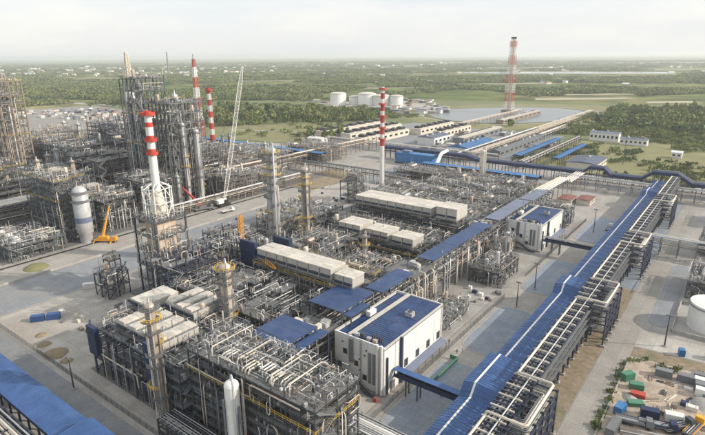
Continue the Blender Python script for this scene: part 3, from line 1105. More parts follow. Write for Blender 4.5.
# cable trays on the side of the rack
for z in (7.0, 10.0, 12.8):
    T.box('cable_tray', -35.3, 260, z, 0.9, 352, 0.18, 'steel_grey')
rack2_src = []
for i, (y0, y1, lab) in enumerate(((107, 130, 'navy steel expansion loop bay nearest the camera beside the tall rack'),
                                   (187, 211, 'navy steel expansion loop bay in the middle of the tall rack'),
                                   (260, 284, 'navy steel expansion loop bay farther along the tall rack, before the cross rack'),
                                   (352, 374, 'farthest expansion loop bay of the tall navy rack'))):
    B = Thing('loop_bay', lab, 'pipe rack', (-32.5, (y0 + y1) / 2, 0), 'expansion loop bays on the tall rack')
    ys = lin(y0, y1, 4)
    for y in ys:
        for x in (-35.2, -29.8):
            B.box('column', x, y, 0, 0.5, 0.5, 14.3, 'steel_navy')
        B.box('footing', -29.8, y, 0.0, 1.5, 1.5, 0.8, 'concrete')
        for z in (5.5, 8.5, 11.5, 14.0):
            B.beam('crossbeam', (-34.9, y, z - 0.2), (-30.1, y, z - 0.2), 0.4, 'steel_navy')
    for z in (5.5, 8.5, 11.5, 14.0):
        for p, q in zip(ys, ys[1:]):
            for x in (-35.2, -29.8):
                B.beam('side_beam', (x, p + 0.25, z - 0.7), (x, q - 0.25, z - 0.7), 0.35, 'steel_navy')
        for k in range(7):
            d = k * 0.62
            B.pipe([(-35.0, y0 + 1.5 + d, z + 0.3), (-30.6 - d * 0.55, y0 + 1.5 + d, z + 0.3), (-30.6 - d * 0.55, y1 - 1.5 - d, z + 0.3), (-35.0, y1 - 1.5 - d, z + 0.3)], U(0.1, 0.19), RN.choice(['alu', 'steel_grey', 'steel_grey', 'cream', 'steel_dark']))
    for p, q in zip(ys, ys[1:]):
        B.beam('brace', (-29.8, p, 0.8), (-29.8, q, 5.0), 0.25, 'steel_navy')
        for zz in (5.5, 8.5, 11.3):
            B.beam('brace', (-29.7, p, zz), (-29.7, q, zz + 2.2), 0.2, 'steel_navy')
B = Thing('loop_pipe', 'fat cream pipe on top of the tall rack with square expansion loops', 'pipe', (-40.6, 260, 14.5))
pts = [(-40.6, 84, 15.35)]
for y0, y1 in ((108, 129), (188.5, 209.5), (262, 282), (354, 372)):
    pts += [(-40.6, y0, 15.35), (-40.6, y0, 16.2), (-30.6, y0, 16.2), (-30.6, y1, 16.2), (-40.6, y1, 16.2), (-40.6, y1, 15.35)]
pts.append((-40.6, 436, 15.35))
B.pipe(pts, 0.36, 'cream', 8)
for y in lin(86, 434, 40):
    B.box('shoe', -40.6, y, 14.55, 0.5, 0.3, 0.45, 'steel_grey')
B = Thing('side_pipe', 'straight pale pipe on brackets along the outer edge of the tall rack', 'pipe', (-37.4, 260, 14.5))
B.pipe([(-37.2, 84, 15.2), (-37.2, 436, 15.2)], 0.2, 'alu', 8)
# the lower-left companion rack below the bottom-left gallery
T, As = rack('dark pipe rack in the bottom left corner, in front of the blue roof', 'x', -300, -70, 31, 41.5, [5.0, 8.0], 5.5, 'steel_navy', 9, mats=RK, rr=(0.18, 0.36))
# cross racks on the right
rack('steel pipe bridge crossing the right road beyond the second loop bay', 'x', -36, 60, 300, 306, [7.0, 9.5], 8, 'steel_grey', 5, mats=PM)
rack('low grey rack crossing the road just before the navy humped gallery', 'x', -120, 40, 424, 432, [6, 9], 8, 'steel_grey', 6)
rack('bundle of white pipes on low trestles running to the street from the front block', 'x', -77, -54, 91, 98, [6.5, 8.0], 6, 'steel_navy', 9, mats=['white', 'white', 'alu'], rr=(0.16, 0.28))
rack('low cluttered manifold of small pipes before the front block', 'x', -117, -76, 65.8, 72, [2.2, 3.6, 5.0], 4, 'steel_dark', 7, mats=PM, rr=(0.06, 0.14))

# ------------------------------------------------------------------ covered rack with blue roofs through the middle of the plant
T, As = rack('long covered pipe rack with blue and grey roof sections through the middle of the units', 'y', 92, 345, -110, -97, [6, 10, 14], 6, 'steel_grey', 9, mats=['cream', 'alu', 'alu_warm', 'steel_grey'], w=0.45)
for y0, y1, z, m_ in ((92, 110, 20, 'blue_dark'), (122, 141, 20, 'blue_dark'), (146, 168, 18, 'blue_dark'), (184, 206, 18, 'blue_dark'), (206.2, 228, 18, 'blue_dark'), (228.2, 245, 18, 'blue_dark'), (254, 275, 18, 'blue_grey_roof'), (275.2, 300, 18, 'blue_grey_roof'), (306, 335, 17, 'blue_grey_roof')):
    n = max(1, round((y1 - y0) / 5.5))
    E_ = lin(y0, y1, n)
    for a, c in zip(E_, E_[1:]):
        wd = 14.5 if y1 < 145 else 8.0
        T.box('roof_panel', -96.6 - wd / 2, (a + c) / 2, z + U(-0.02, 0.02), wd, c - a - 0.05, 0.25, m_)
    for y in lin(y0 + 0.5, y1 - 0.5, n):
        for x in ((-110, -97) if y1 < 145 else (-104, -97)):
            T.box('roof_post', x, y, 14.0, 0.35, 0.35, z - 14.0, 'steel_grey')
for y0, y1 in ((168.5, 183.5), (245.5, 253.5), (111, 121)):
    T.box('deck', -103.5, (y0 + y1) / 2, 15.6, 14, y1 - y0, 0.2, 'grating')
    m = MB()
    rail_rect(m, -110.3, -96.7, y0, y1, 15.8)
    T.mesh('railing', m, 'steel_grey')
    for _ in range(7):
        T.box('equipment_box', U(-109, -98), U(y0 + 1, y1 - 1), 15.8, U(1, 3), U(1, 3), U(1, 2.2), RN.choice(('alu', 'cream', 'steel_grey')))
for k in range(34):
    y = U(143, 250)
    x = -96.2 + U(0, 0.8)
    T.pipe([(x, y, 0.5), (x, y, U(8, 16)), (x - 3, y, U(8, 16))], U(0.18, 0.4), RN.choice(('cream', 'alu', 'alu_warm')))
fittings(T, -109, -97, 92, 345, [6, 10, 14], 500)
rf = Thing('shed_roof', 'two level blue canopy over equipment left of the near white building', 'canopy', (-100, 115, 0))
for x0, x1, y0, y1, z in ((-96.4, -92.8, 94, 111, 19.2), (-96.4, -92.8, 122, 133, 19.4)):
    for a, c in zip(lin(y0, y1, 3), lin(y0, y1, 3)[1:]):
        rf.box('roof_panel', (x0 + x1) / 2, (a + c) / 2, z, x1 - x0, c - a - 0.05, 0.22, 'blue_dark')
    for y in (y0 + 0.4, y1 - 0.4):
        rf.box('column', x1 - 0.3, y, 0, 0.35, 0.35, z, 'steel_navy')


# ------------------------------------------------------------------ white buildings with blue roofs
def white_building(label, x0, x1, y0, y1, h, wins, strip=5.5):
    T = Thing('switchgear_building', label, 'building', ((x0 + x1) / 2, (y0 + y1) / 2, 0))
    T.box('core', (x0 + x1) / 2, (y0 + y1) / 2, 0, x1 - x0 - 0.7, y1 - y0 - 0.7, h - 1.0, 'steel_grey')
    T.box('plinth', (x0 + x1) / 2, (y0 + y1) / 2, 0, x1 - x0 + 0.1, y1 - y0 + 0.1, 0.7, 'concrete')
    bands = lin(0.7, h, 3)
    for face in ('front', 'right', 'left', 'back'):
        L_ = (x0, x1) if face in ('front', 'back') else (y0, y1)
        n = round((L_[1] - L_[0]) / 6)
        for a, c in zip(lin(*L_, n), lin(*L_, n)[1:]):
            for za, zb in zip(bands, bands[1:]):
                m_ = 'clad_white'
                g = 0.09
                if face in ('front', 'back'):
                    y = y0 + 0.15 if face == 'front' else y1 - 0.15
                    T.box('wall_panel', (a + c) / 2, y, za + g / 2, c - a - g, 0.3, zb - za - g, m_)
                else:
                    x = x1 - 0.15 if face == 'right' else x0 + 0.15
                    T.box('wall_panel', x, (a + c) / 2, za + g / 2, 0.3, c - a - g - 0.6 * (a == y0 or c == y1) * 0.5, zb - za - g, m_)
    # roofs: main blue field right, lower strip left, parapets
    xm = x0 + strip
    ny = round((y1 - y0) / 5)
    for a, c in zip(lin(y0 + 0.6, y1 - 0.6, ny), lin(y0 + 0.6, y1 - 0.6, ny)[1:]):
        for xa, xb, z in ((xm + 0.8, (xm + x1) / 2 - 0.03, h - 0.25), ((xm + x1) / 2 + 0.03, x1 - 0.5, h - 0.25), (x0 + 0.5, xm - 0.5, h - 0.7)):
            T.box('roof_panel', (xa + xb) / 2, (a + c) / 2, z + U(-0.02, 0.02), xb - xa, c - a - 0.06, 0.3, 'blue_dark')
    for x, dx, hh in ((x0 + 0.2, 0.4, 0.5), (xm, 1.1, 0.75), (x1 - 0.2, 0.4, 0.4)):
        T.box('parapet', x, (y0 + y1) / 2, h - 0.02, dx, y1 - y0 - 0.9, hh, 'cooler_skin')
    for y in (y0 + 0.2, y1 - 0.2):
        T.box('parapet', (x0 + x1) / 2, y, h + 0.01, x1 - x0, 0.4, 0.42, 'white')
    # right wall: windows, canopy, gutters
    for k in range(wins):
        y = y0 + (y1 - y0) * (0.34 + 0.58 * k / max(1, wins - 1))
        wm = MB()
        wm.box(x1 + 0.06, y, 5.0, 0.12, 1.7, 2.4)
        f_ = T.mesh('window', wm, 'dark_glass')
        m = MB()
        for yy in (y - 0.9, y + 0.9):
            m.box(x1 + 0.09, yy, 4.9, 0.2, 0.14, 2.6)
        for zz in (4.84, 7.42):
            m.box(x1 + 0.09, y, zz, 0.2, 1.94, 0.14)
        m.box(x1 + 0.1, y, 5.0, 0.16, 0.08, 2.4)
        T.mesh('window_frame', m, 'steel_grey', parent=f_)
    m = MB()
    ya, yb = y0 + (y1 - y0) * 0.3, y1 - 0.6
    m.quad((x1 + 0.05, ya, 4.3), (x1 + 2.6, ya, 3.6), (x1 + 2.6, yb, 3.6), (x1 + 0.05, yb, 4.3))
    m.quad((x1 + 0.05, ya, 4.1), (x1 + 2.6, ya, 3.4), (x1 + 2.6, yb, 3.4), (x1 + 0.05, yb, 4.1))
    m.quad((x1 + 2.6, ya, 3.4), (x1 + 2.6, yb, 3.4), (x1 + 2.6, yb, 3.6), (x1 + 2.6, ya, 3.6))
    T.mesh('canopy', m, 'blue_grey_roof')
    for y in lin(ya + 0.3, yb - 0.3, 5):
        T.box('canopy_post', x1 + 2.4, y, 0, 0.15, 0.15, 3.4, 'steel_grey')
    T.box('duct', x1 + 0.45, y0 + 9, 0.8, 0.8, 0.8, h - 0.6, 'steel_navy')
    T.box('duct', x1 + 0.3, y0 + 1.2, 0.8, 0.5, 0.5, h - 4, 'steel_navy')
    T.cyl('downpipe', (x1 + 0.25, y1 - 1.2, 0.2), (x1 + 0.25, y1 - 1.2, h), 0.1, 'steel_grey', 6)
    # front wall: windows, ducts, zig-zag stair
    for fx, fz in ((0.22, h * 0.62), (0.45, h * 0.45), (0.62, h * 0.22), (0.1, h * 0.3)):
        x = x0 + (x1 - x0) * fx
        wm = MB()
        wm.box(x, y0 - 0.06, fz, 1.5, 0.12, 1.6)
        f_ = T.mesh('window', wm, 'dark_glass')
        m = MB()
        m.box(x, y0 - 0.08, fz - 0.12, 1.8, 0.16, 0.12)
        m.box(x, y0 - 0.08, fz + 1.6, 1.8, 0.16, 0.12)
        T.mesh('window_frame', m, 'steel_grey', parent=f_)
    for fx in (0.72, 0.8):
        T.box('louvre', x0 + (x1 - x0) * fx, y0 - 0.1, 3, 1.1, 0.2, h - 6, 'steel_grey')
    T.box('duct', x0 + (x1 - x0) * 0.36, y0 - 0.4, h * 0.5, 1.3, 0.8, h * 0.5, 'steel_grey')
    for k in range(2):
        xx = x0 + (x1 - x0) * (0.88 + 0.08 * k)
        T.cyl('vent_pipe', (xx, y0 - 0.6, 1), (xx, y0 - 0.6, h + 1.2), 0.42, 'white', 10)
    for k in range(6):
        T.box('wall_lamp', x0 + (x1 - x0) * U(0.1, 0.7), y0 - 0.12, U(3, h - 2), 0.45, 0.24, 0.35, 'black')
    m = MB()
    xs = lin(x0 - 1.5, x1 - 2.5, 2)
    zz = [h * 0.52, h * 0.27, 0.1]
    for (xa, xb), (za, zb) in zip(zip(xs, xs[1:]), zip(zz, zz[1:])):
        for y in (y0 - 1.0, y0 - 2.3):
            m.beam((xa, y, za), (xb - 2, y, zb), 0.14, 0.4)
            m.beam((xa, y, za + 1.1), (xb - 2, y, zb + 1.1), 0.09)
            m.beam((xb - 2, y, zb), (xb, y, zb), 0.14, 0.4)
            m.beam((xb - 2, y, zb + 1.1), (xb, y, zb + 1.1), 0.09)
        for k in range(14):
            q = (k + 0.5) / 14
            m.box(xa + (xb - 2 - xa) * q, y0 - 1.65, za + (zb - za) * q, 0.45, 1.3, 0.08)
        m.box(xb - 1, y0 - 1.65, zb, 2.2, 1.3, 0.1)
        m.beam((xb - 0.2, y0 - 2.2, 0), (xb - 0.2, y0 - 2.2, zb), 0.18)
    T.mesh('staircase', m, 'steel_dark')
    # doors, gutters, roof ribs, cat ladder
    for yy in (y0 + 4.5, y0 + 12.5):
        wm = MB()
        wm.box(x1 + 0.06, yy, 0.7, 0.14, 2.6, 3.0)
        dr = T.mesh('door', wm, 'steel_grey')
        wm = MB()
        wm.box(x1 + 0.17, yy + 0.9, 1.7, 0.08, 0.12, 0.3)
        T.mesh('handle', wm, 'black', parent=dr)
    T.box('gutter', x1 + 0.12, (y0 + y1) / 2, h - 0.35, 0.22, y1 - y0, 0.2, 'steel_grey')
    m = MB()
    for q in range(int((y1 - y0) / 1.1)):
        yy = y0 + 1 + q * 1.1
        if yy < y1 - 0.8:
            m.beam((xm + 0.9, yy, h + 0.09), (x1 - 0.6, yy, h + 0.07), 0.05, 0.07)
            m.beam((x0 + 0.6, yy, h - 0.36), (xm - 0.6, yy, h - 0.38), 0.05, 0.07)
    T.mesh('roof_ribs', m, 'blue_dark', stuff=True)
    m = MB()
    for s in (-0.25, 0.25):
        m.beam((x0 + (x1 - x0) * 0.55 + s, y0 - 0.3, 2), (x0 + (x1 - x0) * 0.55 + s, y0 - 0.3, h + 1.0), 0.08)
    for q in range(int(h * 2)):
        m.beam((x0 + (x1 - x0) * 0.55 - 0.25, y0 - 0.3, 2 + q * 0.45), (x0 + (x1 - x0) * 0.55 + 0.25, y0 - 0.3, 2 + q * 0.45), 0.05)
    T.mesh('cat_ladder', m, 'steel_grey')
    # roof plant
    u = T.box('roof_unit', x1 - 5, y0 + (y1 - y0) * 0.62, h + 0.06, 2.6, 2.2, 1.5, 'alu')
    m = MB()
    m.ring(x1 - 5, y0 + (y1 - y0) * 0.62, 0.2, 0.8, h + 1.56, 0.3, 12)
    T.mesh('roof_fan', m, 'steel_dark')
    T.box('roof_unit', x0 + 2.6, y0 + (y1 - y0) * 0.45, h - 0.38, 1.8, 3.6, 1.8, 'white')
    for k in range(4):
        T.box('vent_box', x0 + strip + 2 + k * 2.3, y0 + 1.8, h + 0.06, 1.3, 1.2, U(0.8, 1.7), RN.choice(('steel_dark', 'alu', 'alu_warm')))
    m = MB()
    for k in range(5):
        m.tube([(x1 - 6.5 + k * 0.9, y0 + 3, h), (x1 - 6.5 + k * 0.9, y0 + 3, h + 1.4 + (k % 2) * 0.5)], 0.28, 8)
    T.mesh('vent_stack', m, 'steel_dark')
    return T


white_building('white clad building with blue roof nearest the camera, four dark windows along its right wall', -95, -76, 116.2, 153, 16.6, 4)
white_building('farther white clad building with blue roof, beside the footbridge to the gallery', -98.3, -78.5, 268, 304, 14.8, 3)


def footbridge(label, x0, x1, y, z, mat):
    T = Thing('footbridge', label, 'footbridge', ((x0 + x1) / 2, y, 0))
    m = MB()
    m.poly([(x0, y - 1.2), (x1, y - 1.2), (x1, y + 1.2), (x0, y + 1.2)], z + 2.3, z + 2.5)
    T.mesh('roof', m, mat)
    T.box('deck', (x0 + x1) / 2, y, z - 0.2, x1 - x0, 2.0, 0.2, 'grating')
    for s in (-1.05, 1.05):
        T.box('side_panel', (x0 + x1) / 2, y + s, z, x1 - x0 - 0.2, 0.08, 1.2, 'navy_panel')
        for x in lin(x0 + 0.3, x1 - 0.3, 6):
            T.box('post', x, y + s, z + 1.2, 0.12, 0.12, 1.1, 'steel_navy')
    for x in (x0 + 4.5, x0 + 8.5):
        for s in (-1, 1):
            T.box('column', x, y + s, 0, 0.4, 0.4, z - 0.2, 'steel_teal')
        T.beam('crossbeam', (x, y - 1, z - 0.5), (x, y + 1, z - 0.5), 0.3, 'steel_teal')
    return T


footbridge('blue-roofed footbridge from the near white building to the long gallery', -75.5, -53.2, 121.5, 5.6, 'blue_roof')
footbridge('grey footbridge on posts from the farther white building to the long gallery', -78, -53.2, 270.5, 6.2, 'steel_grey')

# ------------------------------------------------------------------ process units, front block
frame('front left process structure under the ridge-roofed air coolers', -161, -114, 72, 101, [5.5, 11, 17], 8, 5, 'steel_navy', pipes=60, fit=700, eq=10, hoops=14, cut=False)
cooler('air coolers with four pale ridged roofs on the front left structure', -150, -125.5, 75, 88, 18.4, 2.2, 4, 'x', hood='ridge', base=17)
cooler('trio of ridge-roofed air coolers behind the four front ones', -149, -133.5, 92, 105, 18.6, 2.4, 3, 'x', hood='ridge', base=17)
cooler('small flat air cooler at the left end of the front structure', -160, -151, 86, 99, 19, 2.4, 2, 'x', base=17)
frame('front right process structure with a wide grating deck crowded by pale pipework', -112.5, -67, 74.5, 90.5, [6, 12, 18, 24], 8, 3, 'steel_dark', pipes=60, fit=800, eq=5, hoops=9, dens=0.86, cut=False)
T = Thing('pipe_bundle', 'pale exchanger bundles and pipe bends lying on the wide front deck', 'equipment', (-86, 82, 24.2))
for x, y in ((-101, 79), (-97, 81), (-92, 78), (-88, 80), (-84, 78.5), (-80, 79.5)):
    for k in range(3):
        T.pipe([(x + k * 1.1, y - 2.2, 24.4), (x + k * 1.1, y - 2.2, 25.4), (x + k * 1.1, y + 2.4, 25.4), (x + k * 1.1, y + 2.4, 24.4)], 0.22, RN.choice(('white', 'cream')), 8)
for x in (-104, -94, -82, -76):
    T.pipe([(x, 76, 24.4), (x, 76, 27), (x, 88, 27), (x + 2, 88, 27), (x + 2, 88, 24.4)], 0.2, 'cream', 8)
frame('dark multi-level structure behind the front block', -164, -113, 106, 134, [5, 9, 13, 17.5], 9, 5, 'steel_dark', pipes=55, fit=500, eq=14, hoops=8, dens=0.5)
frame('steel frame carrying the long flat-roofed air cooler bank', -154, -111.5, 137, 148, [6, 12, 19], 7, 2, 'steel_grey', pipes=26, fit=260, eq=4, cut=False)
cooler('long pale flat-roofed air cooler bank behind the front units', -153, -114, 138, 147, 21, 4.4, 7, 'x', base=19)
cooler('short pale flat-roofed air cooler right of the long bank', -113, -104.5, 138.5, 146, 20, 4.2, 2, 'x', base=15)
frame('tall dark skeletal frame left of the orange mast', -178, -164.5, 104, 142, [6, 12, 18, 25], 3, 7, 'steel_navy', pipes=22, fit=200, eq=5, dens=0.3, hoops=3, posts=4.0, rails=False)
frame('low dark structure beside the heater with a pale sheet roof', -206, -182, 137, 160, [6, 11], 4, 4, 'steel_navy', pipes=20, fit=200, eq=4, cut=False)
T = Thing('sheet_roof', 'pale curved sheet roof over the low structure beside the heater', 'roof', (-193, 148, 11.3))
m = MB()
k = 8
for i in range(k):
    f0, f1 = i / k, (i + 1) / k
    za, zb = 14 + 2.6 * math.sin(math.pi * f0), 14 + 2.6 * math.sin(math.pi * f1)
    m.quad((-204 + 20 * f0, 138, za), (-204 + 20 * f1, 138, zb), (-204 + 20 * f1, 156, zb), (-204 + 20 * f0, 156, za))
T.mesh('roof_sheet', m, 'cream')
for x in (-203, -185):
    for y in (139, 155):
        T.box('post', x, y, 11.13, 0.3, 0.3, 3.3, 'steel_navy')
frame('small navy frame tower standing alone on the left yard by the heater', -219, -209, 103, 113, [5, 10, 15], 2, 2, 'steel_navy', pipes=10, fit=60, eq=2, hoops=2)
# navy cladding panels
for x, y, z, dx, dy, dz, lab in ((-125.5, 71.2, 9.5, 6, 1.2, 13, 'tall navy cladding panel on the face of the front left structure'),
                                (-159, 139.2, 14, 9, 1.4, 13, 'navy cladding panel left of the long air cooler bank'),
                                (-163, 163, 8, 10, 2, 13, 'navy cladding box behind the tall pale column'),
                                (-158, 70.8, 8, 5, 1.2, 10, 'short navy cladding panel at the left corner of the front structure')):
    T = Thing('cladding_panel', lab, 'panel', (x, y, z))
    for i, a in enumerate(lin(x - dx / 2, x + dx / 2, 4)[:-1]):
        T.box('sheet', a + dx / 8, y, z, dx / 4 - 0.04, dy, dz, 'navy_panel')
    for zz in (z + dz * 0.3, z + dz * 0.7):
        T.box('rail', x, y - dy / 2 - 0.1, zz, dx, 0.18, 0.25, 'steel_dark')
    for a in (x - dx / 2 + 0.2, x + dx / 2 - 0.2):
        T.box('support', a, y + dy / 2 + 0.16, 0.0, 0.3, 0.3, z + dz, 'steel_dark')

tower('slim pink-tinted column rising through the front face of the front left structure', -121.5, 70.2, 36, 2.6, 'alu_warm', 6)
tower('pale column behind the front one, between the ridged coolers and the dark structure', -130.5, 103.5, 34, 3.8, 'alu_warm', 8)
tower('plain white vertical vessel standing before the front right structure', -91.5, 71.6, 23, 3.7, 'white', 1, ladder=False)
tower('tallest pale column of the middle plant, left of centre', -182, 177, 57, 6.0, 'alu', 9, steps=[(0.12, 1.0), (0.62, 1.0), (0.66, 0.86), (1, 0.86)])
tower('shorter pinkish column right of the tallest pale one', -184.5, 203, 43, 4.2, 'alu_warm', 7)
tower('slender white column left of the farther white building', -88.5, 246, 15, 2.2, 'white', 2)
tower('plain pale column standing before the bright blue duct gallery', -173, 408, 24, 5.0, 'cream', 1, ladder=False)
tower('squat pale vessel with railing by the middle coolers', -140.5, 196, 17, 2.4, 'alu_warm', 3)

# ------------------------------------------------------------------ fired heater with striped chimney
T = Thing('fired_heater', 'tan fired heater with pale lattice cone and short striped chimney', 'heater', (-198.5, 125, 0))
for z0, z1, s in ((6, 20, 13), (20.3, 33, 11)):
    T.box('firebox', -198.5, 125, z0, s - 2, s - 2, z1 - z0, 'alu_warm')
for sx in (-1, 1):
    for sy in (-1, 1):
        T.box('column', -198.5 + sx * 7.5, 125 + sy * 7.5, 0, 0.6, 0.6, 36, 'steel_navy')
for z in (6, 13, 20, 27, 34):
    for s in (-1, 1):
        T.beam('beam', (-206, 125 + s * 7.5, z), (-191, 125 + s * 7.5, z), 0.4, 'steel_navy')
        T.beam('beam', (-198.5 + s * 7.5, 117.5, z), (-198.5 + s * 7.5, 132.5, z), 0.4, 'steel_navy')
    m = MB()
    for s in (-1, 1):
        m.box(-198.5, 125 + s * 7.3, z + 0.21, 16.4, 1.8, 0.12)
        m.box(-198.5 + s * 7.3, 125, z + 0.22, 1.8, 12.7, 0.12)
    T.mesh('deck', m, 'grating')
    m = MB()
    rail_rect(m, -206.8, -190.2, 116.8, 133.2, z + 0.3)
    T.mesh('railing', m, 'steel_grey')
fittings(T, -206, -191, 117.5, 132.5, [6, 13, 20, 27, 34], 420)
for _ in range(46):
    s = RN.random() < 0.5
    x, y = (U(-206, -191), 117.2 - U(0, 1)) if s else (-190.8 + U(0, 1), U(118, 132))
    z0 = U(2, 22)
    z1 = z0 + U(4, 13)
    T.pipe([(x, y, z0), (x, y, z1), (x + (U(-3, 3) if s else 0), y + (0 if s else U(-3, 3)), z1)], U(0.1, 0.26), RN.choice(('cream', 'alu_warm', 'alu')))
m = MB()
m.lathe(-198.5, 125, [(4.4, 33), (4.0, 36), (2.2, 44), (2.0, 46)], 20)
T.mesh('stack_cone', m, 'cream')
m = MB()
for i in range(8):
    a0, a1 = i * math.pi / 4, (i + 1) * math.pi / 4
    c0, s0, c1, s1 = math.cos(a0), math.sin(a0), math.cos(a1), math.sin(a1)
    for zz, r in ((35, 6.2), (41, 6.2), (47, 6.0)):
        m.beam((-198.5 + r * c0, 125 + r * s0, zz), (-198.5 + r * c1, 125 + r * s1, zz), 0.28)
    m.beam((-198.5 + 6.2 * c0, 125 + 6.2 * s0, 34), (-198.5 + 6.0 * c0, 125 + 6.0 * s0, 47.5), 0.34)
    m.beam((-198.5 + 6.2 * c0, 125 + 6.2 * s0, 35), (-198.5 + 6.2 * c1, 125 + 6.2 * s1, 41), 0.24)
    m.beam((-198.5 + 6.2 * c1, 125 + 6.2 * s1, 41), (-198.5 + 6.0 * c0, 125 + 6.0 * s0, 47), 0.24)
    m.beam((-198.5 + 6.0 * c0, 125 + 6.0 * s0, 47), (-198.5 + 2.2 * c0, 125 + 2.2 * s0, 49), 0.3)
T.mesh('lattice_cone', m, 'white')


def bands(T, x, y, z0, r0, r1, cuts, mats, n=18):
    H_ = cuts[-1]
    R_ = lambda z: r0 + (r1 - r0) * (z - z0) / (H_ - z0)
    for (a, c), m_ in zip(zip(cuts, cuts[1:]), mats):
        m = MB()
        m.lathe(x, y, [(R_(a), a), (R_(c), c)], n)
        T.mesh('band', m, m_)


bands(T, -198.5, 125, 46, 1.75, 1.45, [46, 61.5, 63.5, 67, 69, 72.5, 74.4, 77, 79], ['white', 'red', 'white', 'red', 'white', 'red', 'white', 'red'])
for z, r in ((66.6, 2.6), (61, 2.5), (77.2, 2.9)):
    m = MB()
    m.ring(-198.5, 125, 1.9, r, z, 0.35, 16)
    m.ring(-198.5, 125, r - 0.15, r, z + 0.35, 1.0, 16)
    T.mesh('platform', m, 'red')


def striped_stack(label, x, y, h, r0, r1, cuts, mats, base=0.0, plat=()):
    T = Thing('striped_chimney', label, 'chimney', (x, y, 0))
    bands(T, x, y, 0, r0, r1, cuts, mats)
    m = MB()
    m.lathe(x, y, [(r0 * 1.6, 0), (r0 * 1.6, 1.2), (r0 * 1.1, 1.2), (r0 * 1.05, 6)], 16)
    T.mesh('plinth', m, 'concrete')
    for z in plat:
        m = MB()
        m.ring(x, y, r0 * 0.6, r0 + 0.9, z, 0.3, 16)
        m.ring(x, y, r0 + 0.75, r0 + 0.9, z + 0.3, 1.0, 16)
        T.mesh('platform', m, 'red')
    m = MB()
    for s in (-0.3, 0.3):
        m.beam((x + r0 + 0.3, y + s, 1), (x + r1 + 0.3, y + s, h), 0.12)
    T.mesh('ladder', m, 'steel_grey')
    return T


cu = [0, 35] + [35 + 4.3 * (i + 1) for i in range(10)]
striped_stack('slim white chimney with red bands at the centre of the plant', -221, 331, 78, 1.95, 1.45, cu, ['white'] + ['red', 'white'] * 5, plat=(cu[2], cu[4], cu[6], cu[8], 76))
cu = [0, 24] + [24 + 5.4 * (i + 1) for i in range(9)]
striped_stack('red and white banded chimney left of the pale crane boom', -408, 322, 72.6, 2.5, 1.9, cu, ['steel_grey'] + ['red', 'white'] * 4 + ['red'], plat=(70,))
# tall lattice mast with coloured sections
T = Thing('lattice_mast', 'tall red and white lattice mast behind the dark tower structure', 'mast', (-548, 414, 0))
cu = [0, 25, 40, 52, 64, 76, 88, 97]
for i, (a, c) in enumerate(zip(cu, cu[1:])):
    m = MB()
    w0, w1 = 9 - 6.5 * a / 97, 9 - 6.5 * c / 97
    lattice(m, -548, 414, a, c, w0, w1, 4, 0.42)
    T.mesh('mast_section', m, 'red' if i % 2 == 0 else 'white')
m = MB()
m.tube([(-548, 414, 0), (-548, 414, 103)], 1.0, 8)
T.mesh('flare_pipe', m, 'alu')
# flare tower
T = Thing('flare_tower', 'tall red and white lattice flare tower by the pond', 'flare tower', (-360, 950, 0))
cu = [0, 18, 34, 50, 66, 82, 98, 112, 122]
for i, (a, c) in enumerate(zip(cu, cu[1:])):
    m = MB()
    lattice(m, -360, 950, a, c, 15 - 6 * a / 122, 15 - 6 * c / 122, 3, 0.36)
    T.mesh('mast_section', m, 'white' if i % 2 == 0 else 'red')
for dx, dy in ((-2.6, -2.6), (2.6, -2.6), (2.6, 2.6), (-2.6, 2.6), (0, 0)):
    T.cyl('flare_pipe', (-360 + dx, 950 + dy, 0), (-360 + dx, 950 + dy, 126), 0.6, 'alu_warm', 8)
    T.cyl('burner', (-360 + dx, 950 + dy, 126), (-360 + dx, 950 + dy, 129), 1.2, 'steel_dark', 8)
T.box('pipe_base', -360, 950, 0, 20, 20, 4, 'steel_tan')

# ------------------------------------------------------------------ middle units
frame('pipe-filled structure around the foot of the tallest pale column', -192, -160, 152, 168, [5, 10, 15], 5, 3, 'steel_dark', pipes=30, fit=300, eq=6)
frame('grey equipment structure right of the tallest pale column', -172, -146, 172, 198, [5, 10, 14], 4, 4, 'steel_grey', pipes=34, fit=320, eq=8)
frame('dense piping structure behind the long air cooler bank', -157, -113, 152, 169, [5, 10, 14], 7, 3, 'steel_grey', pipes=34, fit=340, eq=8)
frame('teal pipe structure between the middle coolers and the covered rack', -142, -112.5, 174, 194, [5, 9.5], 5, 3, 'steel_teal', pipes=30, fit=300, eq=8)
frame('steel frame under the three stepped middle coolers', -164, -115, 203, 217, [6, 12], 8, 2, 'steel_dark', pipes=26, fit=260, eq=6, cut=False)
cooler('leftmost of the three stepped middle air coolers', -163, -149, 204, 216, 14, 4.2, 3, 'x', base=12)
cooler('middle one of the three stepped middle air coolers', -146, -132.5, 204, 215, 13.6, 4.2, 3, 'x', base=12)
cooler('rightmost of the three stepped middle air coolers', -130, -118, 203.5, 214, 13.2, 4.2, 2, 'x', base=12)
frame('low pipe deck before the far long cooler bank', -186, -113, 224, 241, [5, 9.5], 10, 3, 'steel_grey', pipes=40, fit=480, eq=10)
frame('steel frame under the far long air cooler bank', -186, -116, 246, 264, [6, 13], 10, 3, 'steel_navy', pipes=26, fit=260, eq=4, cut=False)
cooler('far long pale air cooler bank with dark fan row along its foot', -184, -132.5, 247, 263, 15.4, 4.6, 9, 'x', base=13)
cooler('tall box-shaped air cooler right of the far long bank', -130, -117.5, 248, 261, 15, 6.5, 2, 'x', base=13)
frame('low exchanger rows beyond the far long cooler bank', -200, -113, 270, 290, [4.5, 8.5], 11, 3, 'steel_grey', pipes=40, fit=480, eq=14)
frame('second low exchanger row near the centre chimney', -212, -113, 296, 314, [4.5, 8], 11, 3, 'steel_grey', pipes=36, fit=460, eq=14)
